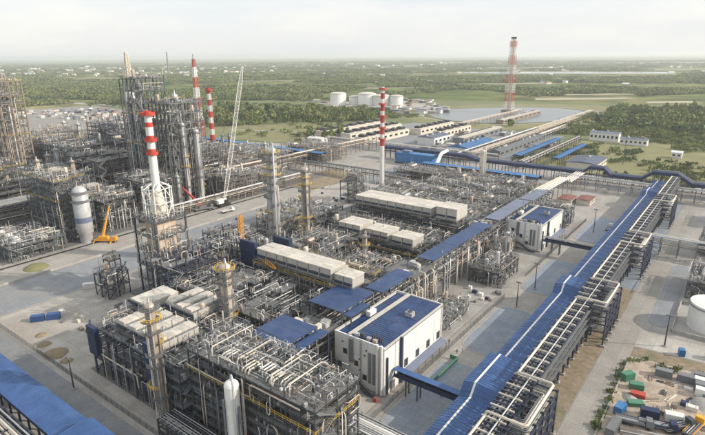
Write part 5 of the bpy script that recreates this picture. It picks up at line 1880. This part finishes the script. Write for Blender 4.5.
for _ in range(150):
    x, y = in_quad([(-660, 478), (-540, 640), (-650, 790), (-830, 620)])
    tree(x, y, U(0.9, 1.6), 'leafy tree in the grove beyond the meadow, behind the pale crane', 'trees of the grove behind the crane')
for _ in range(26):
    x, y = in_quad([(-560, 640), (-480, 690), (-520, 800), (-640, 760)])
    tree(x, y, U(0.8, 1.3), 'leafy tree near the brown-roofed hall left of the tanks', 'trees near the brown-roofed hall')
for x, y in ((-424, 520), (-427, 528), (-424, 540), (-415, 507), (-446, 500), (-452, 512), (-420, 548), (-450, 525), (-418, 500)):
    tree(x, y, U(0.9, 1.3), 'dark tree by the white cabin at the fan rows', 'trees by the white cabin')
for _ in range(5):
    tree(U(-292, -276), U(745, 765), U(0.8, 1.3), 'bushy tree at the near bank of the pond', 'trees at the pond bank')
for _ in range(76):
    x, y = in_quad([(-190, 820), (-10, 900), (40, 1250), (-220, 1150)])
    tree(x, y, U(0.8, 1.5), 'leafy tree in the wood on the right beyond the meadow', 'trees of the right-hand wood')
for _ in range(14):
    x, y = in_quad([(-190, 730), (-60, 760), (-60, 830), (-190, 810)])
    tree(x, y, U(0.5, 0.9), 'small tree behind the white office block', 'trees behind the office block')
for _ in range(16):
    x, y = in_quad([(-1120, 560), (-700, 700), (-760, 800), (-1150, 640)])
    tree(x, y, U(0.9, 1.3), 'tree behind the sheds on the far left', 'trees behind the far left sheds')
for x, y, s in ((-560, 352, 1.3), (-566, 346, 1.1), (-552, 346, 1.0), (-548, 356, 0.9)):
    tree(x, y, s, 'green tree inside the far left plant', 'trees inside the left plant')

# far woods: one uncountable mass, clumps instanced on points
def clump(seed):
    r = random.Random(seed)
    m = MB()
    for _ in range(16):
        cx, cy, h = r.uniform(-17, 17), r.uniform(-17, 17), r.uniform(5, 11)
        rr = r.uniform(2.0, 3.6)
        for _ in range(20):
            v = Vector((r.gauss(0, 1), r.gauss(0, 1), abs(r.gauss(0.3, 0.8)))).normalized()
            c = Vector((cx + v.x * rr, cy + v.y * rr, h * 0.45 + v.z * h * 0.55 * r.uniform(0.75, 1.05)))
            q = Vector((r.gauss(0, 1), r.gauss(0, 1), r.gauss(0, 1))).normalized()
            nn = (v * 1.5 + q).normalized()
            a = nn.orthogonal().normalized()
            b_ = nn.cross(a)
            s = r.uniform(0.8, 1.6)
            m.quad(c - a * s - b_ * s, c + a * s - b_ * s * 0.7, c + a * s + b_ * s, c - a * s * 0.8 + b_ * s)
    return m


wood_col = bpy.data.collections.new('wood_clumps')
for i in range(6):
    wood_col.objects.link(bpy.data.objects.new('wood_clump', clump(70 + i).data('wood_clump', ['leaf_a', 'leaf_b', 'leaf_c', 'leaf_b', 'leaf_a', 'leaf_c'][i])))
pts, scl, rot, idx = [], [], [], []


def blocked(x, y):
    # keep the plant, sheds, tanks, meadow and pond open
    if x > -760 and y < 640:
        return True
    if -1250 < x < -680 and 330 < y < 640:
        return True
    if -880 < x < -200 and y < 1090:
        return True
    if x > -600 and x < -180 and y < 1200:
        return True
    return x > -210 and y < 840


for ring_, (r0, r1, n, s) in enumerate(((800, 1500, 5200, 0.8), (1500, 2600, 8000, 1.0), (2600, 4500, 9000, 1.5), (4500, 9000, 8000, 2.6))):
    for _ in range(n):
        d = math.sqrt(U(r0 * r0, r1 * r1))
        a = rad(37 + U(-42, 44))
        x, y = -d * math.sin(a), d * math.cos(a)
        if blocked(x, y):
            continue
        e1, e2 = 0.8 * x + 0.6 * y, -0.6 * x + 0.8 * y     # tree belts run across the view
        f_ = noise.noise(Vector((e1 * 0.0013, e2 * 0.0030, 3.1))) + 0.5 * noise.noise(Vector((x * 0.006, y * 0.006, 7.7))) + 0.08
        if f_ < (0.0 if d < 2600 else 0.06):
            continue
        if d < 1500 and x > -330 and f_ < 0.3:
            continue
        # keep the river and pale fields open
        if any(abs((x - fx) * 0.8 + (y - fy) * 0.6) < fa * 0.5 and -fc * 1.6 < -(x - fx) * 0.6 + (y - fy) * 0.8 < fc * 0.6 for fx, fy, fa, fc in _far_fields):
            continue
        t_ = (x + 1040) / 660
        if -1500 < x < -300 and -620 < y - (3050 + 0.43 * (x + 1040)) < 330:
            continue
        pts.append((x, y, 0))
        k = s * U(0.5, 1.5)
        scl.append((k, k, (0.6 + 0.2 * k) * U(0.55, 1.35)))
        rot.append(U(0, 6.28))
# scattered scrub on the meadows
for _ in range(520):
    Q = RN.choice(([(-655, 490), (-540, 640), (-650, 790), (-830, 620)], [(-560, 640), (-480, 690), (-520, 800), (-640, 760)], [(-190, 840), (-10, 900), (40, 1250), (-220, 1150)], [(-190, 840), (-10, 900), (40, 1250), (-220, 1150)]))
    x, y = in_quad(Q)
    pts.append((x, y, 0))
    k = U(0.25, 0.5)
    scl.append((k, k, U(0.5, 1.1)))
    rot.append(U(0, 6.28))
for Q, n in (([(-200, 480), (30, 470), (60, 700), (-120, 720)], 380), ([(-21.6, 138), (-20.4, 138), (-20.4, 180), (-21.6, 180)], 26), ([(-20, 182), (0, 184), (0, 187.5), (-20, 185.5)], 16), ([(-210, 720), (60, 700), (60, 860), (-190, 840)], 480), ([(-560, 440), (-440, 470), (-470, 640), (-560, 640)], 40),
             ([(-700, 840), (-500, 720), (-440, 800), (-640, 900)], 160), ([(-240, 700), (-190, 700), (-200, 1000), (-240, 1000)], 60), ([(-1200, 600), (-700, 640), (-700, 860), (-1200, 800)], 420),
             ([(-860, 900), (-600, 1040), (-640, 1120), (-900, 1000)], 200)):
    for _ in range(n):
        x, y = in_quad(Q)
        if any(abs(x - hx) < 34 and abs(y - hy) < 30 for hx, hy in ((-140, 690), (-98, 668), (-118, 520), (-56, 612))):
            continue
        pts.append((x, y, 0))
        k = U(0.12, 0.38) if y > 300 else U(0.03, 0.07)
        scl.append((k, k, U(0.15, 0.55) if y > 300 else U(0.06, 0.18)))
        rot.append(U(0, 6.28))
me = bpy.data.meshes.new('far_woods')
me.from_pydata(pts, [], [])
at = me.attributes.new('scl', 'FLOAT_VECTOR', 'POINT')
at.data.foreach_set('vector', np.array(scl, dtype=np.float32).ravel())
at = me.attributes.new('rz', 'FLOAT', 'POINT')
at.data.foreach_set('value', np.array(rot, dtype=np.float32))
fw = bpy.data.objects.new('far_woods', me)
fw['kind'] = 'stuff'
fw['label'] = 'green woods covering the plain to the horizon'
fw['category'] = 'woods'
C.objects.link(fw)
ng = bpy.data.node_groups.new('woods', 'GeometryNodeTree')
ng.interface.new_socket('Geometry', in_out='INPUT', socket_type='NodeSocketGeometry')
ng.interface.new_socket('Geometry', in_out='OUTPUT', socket_type='NodeSocketGeometry')
gi, go = ng.nodes.new('NodeGroupInput'), ng.nodes.new('NodeGroupOutput')
iop = ng.nodes.new('GeometryNodeInstanceOnPoints')
ci = ng.nodes.new('GeometryNodeCollectionInfo')
ci.inputs['Collection'].default_value = wood_col
ci.inputs['Separate Children'].default_value = True
ci.inputs['Reset Children'].default_value = True
na = ng.nodes.new('GeometryNodeInputNamedAttribute')
na.data_type = 'FLOAT_VECTOR'
na.inputs['Name'].default_value = 'scl'
nb = ng.nodes.new('GeometryNodeInputNamedAttribute')
nb.data_type = 'FLOAT'
nb.inputs['Name'].default_value = 'rz'
cx = ng.nodes.new('ShaderNodeCombineXYZ')
iop.inputs['Pick Instance'].default_value = True
ng.links.new(gi.outputs[0], iop.inputs['Points'])
ng.links.new(ci.outputs[0], iop.inputs['Instance'])
ng.links.new(nb.outputs['Attribute'], cx.inputs['Z'])
ng.links.new(cx.outputs[0], iop.inputs['Rotation'])
ng.links.new(na.outputs['Attribute'], iop.inputs['Scale'])
ng.links.new(iop.outputs[0], go.inputs[0])
mod = fw.modifiers.new('woods', 'NODES')
mod.node_group = ng

# ------------------------------------------------------------------ street, yards, small things
def fence(label, p, q, step=3.0, h=2.0):
    p, q = Vector((*p, 0)), Vector((*q, 0))
    T = Thing('fence', label, 'fence', p)
    n = int((q - p).length / step)
    d = (q - p) / n
    for i in range(n + 1):
        c = p + d * i
        T.box('post', c.x, c.y, 0, 0.12, 0.12, h, 'steel_grey')
    for i in range(n):
        a, c = p + d * i, p + d * (i + 1)
        m = MB()
        for z in (0.15, h * 0.5, h - 0.1):
            m.beam((a.x, a.y, z), (c.x, c.y, z), 0.06)
        for k in range(1, 10):
            e = a + d * (k / 10)
            m.beam((e.x, e.y, 0.1), (e.x, e.y, h), 0.05)
        T.mesh('fence_panel', m, 'steel_grey')


fence('grey mesh fence along the front road before the yard', (-228, 65), (-116, 65))
fence('grey mesh fence along the street before the near white building', (-73, 104), (-73, 205))
fence('grey mesh fence along the street before the farther white building', (-73.5, 232), (-73.5, 340))
m = MB()
T = Thing('kerb_wall', 'long low pale concrete wall along the left service road', 'wall', (-263, 150, 0))
for k in range(50):
    y = 40 + k * 5.6
    T.box('wall_panel', -262.6, y, 0, 0.4, 5.55, 1.1, 'concrete')


def container(label, x, y, rot, col, L_=6.0, group=None, h=2.4):
    L_ *= 0.78
    T = Thing('container', label, 'container', (x, y, 0), group)
    T.o.rotation_euler = (0, 0, rot)
    T.add('body', unit('cube', col), (0, 0, h / 2 + 0.15), (L_, 2.2, h), local=True)
    m = MB()
    n = int(L_ / 0.4)
    for k in range(n):
        for s in (-1.12, 1.12):
            m.box(-L_ / 2 + (k + 0.5) * L_ / n, s, 0.25, L_ / n * 0.5, 0.1, h - 0.2)
    T.add('corrugation', m.data('corrugation', col), (0, 0, 0), local=True)
    for s in (-0.6, 0.6):
        T.add('door', unit('cube', col), (L_ / 2 + 0.05, s, h / 2 + 0.15), (0.1, 1.15, h - 0.2), local=True)
    for sx in (-1, 1):
        for sy in (-1, 1):
            T.add('corner_casting', unit('cube', 'steel_dark'), (sx * (L_ / 2 - 0.1), sy * 1.12, 0.1), (0.2, 0.2, 0.2), local=True)
    return T


container('blue container left one of two at the yard edge on the left', -214, 76, 0.9, 'blue_roof', 6)
container('blue container right one of two at the yard edge on the left', -210.6, 80.6, 0.9, 'blue_roof', 6)
container('white tank container near the yard road on the left', -228, 104, 0.9, 'white', 6)
container('green container at the road corner of the right-hand yard', -18.6, 170.5, 1.0, 'green_paint', 5)
container('green skip container beside the road corner one in the right yard', -15.4, 166.8, 0.3, 'green_paint', 5, h=1.8)
container('long low green container below the red scrap in the right yard', -14.0, 157.5, 0.5, 'green_paint', 5.5, h=1.2)
container('blue container beside the right road in the yard', -17.0, 151.3, 1.4, 'blue_bright', 5)
container('long grey container at the bottom of the right yard', -16.8, 141.5, 1.5, 'steel_grey', 9)
container('dark blue container near the flatbeds in the right yard', -9.8, 154.2, 0.25, 'navy_panel', 6)
container('pale container right of the dark blue one', -3.9, 156.0, 0.25, 'white', 6)
container('left half of the grey site cabin in the right yard', -9.6, 179.2, 0.1, 'steel_grey', 6)
container('right half of the grey site cabin in the right yard', -3.5, 179.8, 0.1, 'steel_grey', 6)
container('small blue booth beyond the yard verge', -6.5, 196.8, 0.3, 'blue_bright', 2.2)
container('white cabin at the right edge by the verge', 3.6, 200.5, 0.1, 'white', 7)
container('rusty red scrap bin between green containers', -14.2, 162.6, 0.1, 'red', 5, h=1.2)
for k in range(4):
    container(['first', 'second', 'third', 'fourth'][k] + ' boxy tank unit along the right edge of the yard', 0.5 + k * 0.4, 183.5 - k * 3.0, 0.05, 'white' if k % 2 else 'steel_grey', 5.5)


def flatbed(label, x, y, rot, cab, load):
    T = Thing('truck', label, 'truck', (x, y, 0))
    T.o.rotation_euler = (0, 0, rot)
    A = lambda nm, kd, mt, loc, sc, rt=None: T.add(nm, unit(kd, mt), loc, sc, rt, local=True)
    A('chassis', 'cube', 'steel_dark', (0, 0, 0.95), (9.5, 1.0, 0.35))
    m = MB()
    m.v = [(3.0, -1.2, 0.8), (5.0, -1.2, 0.8), (5.0, 1.2, 0.8), (3.0, 1.2, 0.8), (3.0, -1.15, 3.0), (4.5, -1.1, 3.0), (4.5, 1.1, 3.0), (3.0, 1.15, 3.0), (5.0, -1.2, 1.9), (5.0, 1.2, 1.9)]
    m.f = [(0, 3, 2, 1), (4, 5, 6, 7), (0, 1, 8, 5, 4), (3, 7, 6, 9, 2), (1, 2, 9, 8), (8, 9, 6, 5), (0, 4, 7, 3)]
    m.s = [False] * 7
    T.add('cab', m.data('cab', cab), (0, 0, 0), local=True)
    A('windscreen', 'cube', 'dark_glass', (4.83, 0, 2.42), (0.06, 1.9, 0.8), Vector((1, 0, 0.42)).to_track_quat('X', 'Z'))
    A('load_bed', 'cube', 'steel_grey', (-1.0, 0, 1.28), (7.6, 2.5, 0.25))
    for q in (-1.2, 1.2):
        A('side_board', 'cube', cab, (-1.0, q, 1.65), (7.6, 0.08, 0.5))
    for q in (-3.6, -2.3, 3.6):
        for s in (-1.05, 1.05):
            A('wheel', 'cyl12', 'black', (q, s, 0.5), (1.0, 1.0, 0.32), Vector((0, 1, 0)).to_track_quat('Z', 'Y'))
    for k in range(load):
        A('loaded_pipe', 'cyl8', RN.choice(('alu', 'steel_grey', 'steel_tan')), (-1.0, -0.9 + 1.8 * k / max(1, load - 1), 1.6), (0.3, 0.3, 7.2), Vector((1, 0, 0)).to_track_quat('Z', 'Y'))


flatbed('dark flatbed truck loaded with pipes in the right yard', -7.2, 149.8, 0.25, 'navy_panel', 6)
flatbed('flatbed truck with grey pipes left of the dark truck', -12.8, 147.6, 0.2, 'steel_grey', 6)
flatbed('dark truck near the bottom right corner of the photo', -2.4, 152.6, 0.9, 'steel_dark', 3)
flatbed('orange truck at the bottom right corner of the photo', 1.2, 154.5, 1.3, 'orange', 4)
flatbed('white truck parked on the street by the gallery', -58, 330, 1.57, 'white', 0)
flatbed('blue truck on the left service road', -245, 150, 1.57, 'blue_roof', 0)
flatbed('white truck by the pale crane', -272, 222, 1.5, 'white', 2)
for k, (x, y) in enumerate(((-12, 143.5), (-7, 145.2), (-12.5, 139), (-4.5, 143.5), (-8, 138))):
    T = Thing('pipe_stack', ['first', 'second', 'third', 'fourth', 'fifth'][k] + ' stack of grey pipe lengths from the yard road, bottom right', 'pipe stack', (x, y, 0), 'pipe stacks in the right yard')
    for q in range(9):
        z = 0.25 + (0 if q < 5 else 0.42)
        o_ = (q if q < 5 else q - 4.5) * 0.5
        d = Vector((math.cos(0.3), math.sin(0.3), 0))
        s_ = Vector((-math.sin(0.3), math.cos(0.3), 0))
        c = Vector((x, y, z)) + s_ * (o_ - 1)
        T.cyl('loose_pipe', c - d * 3.4, c + d * 3.4, 0.24, RN.choice(('steel_grey', 'alu', 'steel_tan')), 8)


for k in range(34):     # scattered scrap and timber on the dirt
    x, y = U(-18, 8), U(136, 178)
    m = MB()
    L_ = U(1.5, 5)
    a = U(-0.3, 1.9)
    for q in range(RN.randint(3, 7)):
        ox, oy = U(-0.8, 0.8), U(-0.8, 0.8)
        z = 0.15 + 0.12 * (q // 3)
        m.beam((x + ox - math.cos(a) * L_ / 2, y + oy - math.sin(a) * L_ / 2, z), (x + ox + math.cos(a + U(-0.1, 0.1)) * L_ / 2, y + oy + math.sin(a) * L_ / 2, z), U(0.12, 0.3))
    o = single('scrap_pile', m, RN.choice(('steel_tan', 'steel_grey', 'cream', 'steel_dark', 'alu')), 'small pile of beams and timber on the dirt of the right yard', 'scrap', 'scrap piles in the right yard')
    o['kind'] = 'stuff'


def heap(label, x, y, r, h, mat='heap_soil', group=None):
    m = MB()
    n = 14
    rings = [(1.0, 0.0), (0.8, 0.35), (0.5, 0.7), (0.22, 0.93), (0.0, 1.0)]
    base = len(m.v)
    for f_, z in rings:
        for k in range(n):
            a = 2 * math.pi * k / n
            j = 1 + 0.22 * noise.noise(Vector((x + math.cos(a) * 2, y + math.sin(a) * 2, f_ * 3)))
            m.v.append((x + r * f_ * j * math.cos(a), y + r * f_ * j * math.sin(a), h * z * (1 + 0.1 * noise.noise(Vector((a, x, y))))))
    for i in range(len(rings) - 1):
        for k in range(n):
            k2 = (k + 1) % n
            m.f.append((i * n + k, i * n + k2, (i + 1) * n + k2, (i + 1) * n + k))
            m.s.append(True)
    single('soil_heap', m, mat, label, 'soil heap', group)


heap('round brown soil heap near the fence in the left yard', -183, 68.5, 4.2, 1.8)
heap('small dark soil heap right of the round brown one', -175.5, 68.5, 2.4, 1.0)
heap('low brown soil heap behind the round one', -193, 69, 2.6, 1.0)
heap('farthest small soil heap in the left yard near the blue containers', -201, 71.5, 2.2, 0.9)
heap('ochre sand heap on the strip beside the left road', -273.5, 101, 6, 2.2, 'dry_grass')
heap('grey rubble heap at the right edge of the yard', 3, 170, 4.2, 1.6, 'concrete')
heap('pale rubble heap by the green containers', -15.8, 160.2, 2.2, 0.9, 'concrete')


def mast_lamp(label, x, y, h=14, group='floodlight masts along the street'):
    T = Thing('floodlight_mast', label, 'lamp', (x, y, 0), group)
    m = MB()
    m.tube([(x, y, 0), (x, y, h)], 0.2, 8, radii=[0.28, 0.14])
    T.mesh('pole', m, 'steel_dark')
    T.box('crossarm', x, y, h, 2.2, 0.2, 0.2, 'steel_dark')
    for d in (-0.9, -0.3, 0.3, 0.9):
        T.box('lamp_head', x + d, y - 0.25, h + 0.1, 0.4, 0.3, 0.5, 'steel_grey')
    T.box('footing', x, y, 0, 1.2, 1.2, 0.5, 'concrete')


T = Thing('yard_kerb', 'low concrete kerb wall between the right road and the yard', 'wall', (-20.3, 140, 0))
for k in range(26):
    T.box('kerb_block', -20.3, 62 + k * 4.8, 0, 0.35, 4.75, 0.6, 'concrete')
for k, (x, y) in enumerate([(U(-222, -172), U(74, 108)) for _ in range(22)] + [(U(-92, -76), U(186, 208)) for _ in range(12)] + [(U(-13, 8), U(140, 177)) for _ in range(10)] + [(U(-258, -206), U(190, 300)) for _ in range(30)]):
    m = MB()
    a, c, h = U(0.8, 3.2), U(0.8, 2.0), U(0.5, 1.6)
    m.box(x, y, 0.05, a, c, h)
    for q in (-0.35, 0.35):
        m.box(x + q * a, y, 0.05 + h, 0.15, c * 1.04, 0.12)
    gr, lb = (('crates on the left yard', 'small crate lying on the open left yard before the front units') if k < 22 else ('crates by the street skid', 'small crate on the apron beside the street skid') if k < 34 else
              ('crates in the right yard', 'small crate on the tan dirt of the right yard') if k < 44 else ('crates by the middle yard', 'small crate on the yard between left road and middle units'))
    single('crate', m, RN.choice(('steel_grey', 'white', 'steel_tan', 'navy_panel', 'cream', 'steel_dark', 'steel_tan')), lb, 'crate', gr)
mast_lamp('floodlight mast on the second paved pad of the street', -65.5, 199, 11)
mast_lamp('floodlight mast on the third paved pad of the street', -65.4, 221, 12)
mast_lamp('floodlight mast far along the street on the fourth pad', -64, 318, 14)
mast_lamp('dark pole at the front road fence, bottom left', -157, 62, 11)
mast_lamp('floodlight mast beyond the humped gallery on the right', -92, 545, 30)
mast_lamp('floodlight mast in the right yard by the verge', -12, 200, 12)
T = Thing('green_barrier', 'bright green netting barrier along the paved pad before the near white building', 'barrier', (-68, 138, 0))
for p, q in (((-70.5, 131), (-67.5, 131)), ((-67.5, 131), (-67.2, 148)), ((-67.2, 148), (-70, 148))):
    n = max(1, int(math.hypot(q[0] - p[0], q[1] - p[1]) / 2.8))
    for k in range(n):
        a = Vector((*p, 0)).lerp(Vector((*q, 0)), k / n)
        c = Vector((*p, 0)).lerp(Vector((*q, 0)), (k + 1) / n)
        T.beam('net_panel', (a.x, a.y, 0.9), (c.x, c.y, 0.9), 0.1, 'green_paint', 1.5)
        T.box('post', a.x, a.y, 0, 0.15, 0.15, 1.8, 'green_paint')
T = Thing('kiosk', 'small bright red kiosk on the paved pad beside the footbridge', 'kiosk', (-62.2, 127.5, 0))
T.box('body', -62.2, 127.5, 0, 1.2, 1.0, 1.4, 'red')
T.box('roof', -62.2, 127.5, 1.4, 1.4, 1.2, 0.15, 'brick_red')
T = Thing('kiosk', 'red valve box at the front corner of the near white building', 'kiosk', (-77, 113.2, 0))
T.box('body', -77, 113.2, 0, 1.3, 1.0, 1.2, 'red')
T.box('roof', -77, 113.2, 1.2, 1.5, 1.2, 0.15, 'brick_red')


# people on the street: one continuous skinned mesh each
def person(label, x, y, rot, mat):
    me = bpy.data.meshes.new('person')
    V_ = [(0, 0, 0.95), (0, 0, 1.2), (0, 0, 1.42), (0, 0.01, 1.55), (0, 0.02, 1.68), (0, 0.01, 1.78),
          (-0.2, 0, 1.4), (-0.27, 0.03, 1.12), (-0.27, 0.12, 0.9), (0.2, 0, 1.4), (0.27, 0.0, 1.12), (0.28, 0.06, 0.88),
          (-0.1, 0, 0.9), (-0.12, 0.06, 0.5), (-0.12, 0.0, 0.08), (-0.12, 0.14, 0.04), (0.1, 0, 0.9), (0.12, -0.02, 0.5), (0.12, -0.12, 0.08), (0.12, 0.02, 0.04)]
    E2 = [(0, 1), (1, 2), (2, 3), (3, 4), (4, 5), (2, 6), (6, 7), (7, 8), (2, 9), (9, 10), (10, 11), (0, 12), (12, 13), (13, 14), (14, 15), (0, 16), (16, 17), (17, 18), (18, 19)]
    rr = [0.15, 0.16, 0.17, 0.06, 0.1, 0.09, 0.07, 0.055, 0.045, 0.07, 0.055, 0.045, 0.1, 0.075, 0.055, 0.045, 0.1, 0.075, 0.055, 0.045]
    me.from_pydata(V_, E2, [])
    me.materials.append(MATS[mat])
    o = bpy.data.objects.new('person', me)
    o.location = (x, y, 0.15)
    o.rotation_euler = (0, 0, rot)
    o['label'] = label
    o['category'] = 'person'
    C.objects.link(o)
    sm = o.modifiers.new('skin', 'SKIN')
    for v, r in zip(me.skin_vertices[0].data, rr):
        v.radius = (r, r)
    me.skin_vertices[0].data[0].use_root = True
    o.modifiers.new('sub', 'SUBSURF').levels = 1


person('person in dark workwear standing at the pad edge, left of a pair', -69.3, 152, 0.4, 'steel_dark')
person('person in blue workwear standing at the pad edge, right of a pair', -68.2, 154.2, 2.0, 'blue_roof')
person('person in dark clothes near the fence beside the near white building', -74.6, 156.4, 1.0, 'black')
person('person in orange workwear before the pump skid', -75.5, 172, 1.0, 'orange')

# ------------------------------------------------------------------ air
hz = MB()
hz.box(0, 8000, -1.0, 90000, 70000, 137.0)
hb = bpy.data.objects.new('haze', hz.data('haze', 'white'))
hm = bpy.data.materials.new('haze')
hm.use_nodes = True
hm.node_tree.nodes.clear()
ho = hm.node_tree.nodes.new('ShaderNodeOutputMaterial')
hv = hm.node_tree.nodes.new('ShaderNodeVolumePrincipled')
hv.inputs['Color'].default_value = (0.9, 0.95, 1.0, 1)
hv.inputs['Density'].default_value = 0.0001
hv.inputs['Anisotropy'].default_value = 0.2
hm.node_tree.links.new(hv.outputs[0], ho.inputs['Volume'])
hb.data.materials[0] = hm
hb['kind'] = 'stuff'
C.objects.link(hb)

for T_ in THINGS:
    T_.finish()
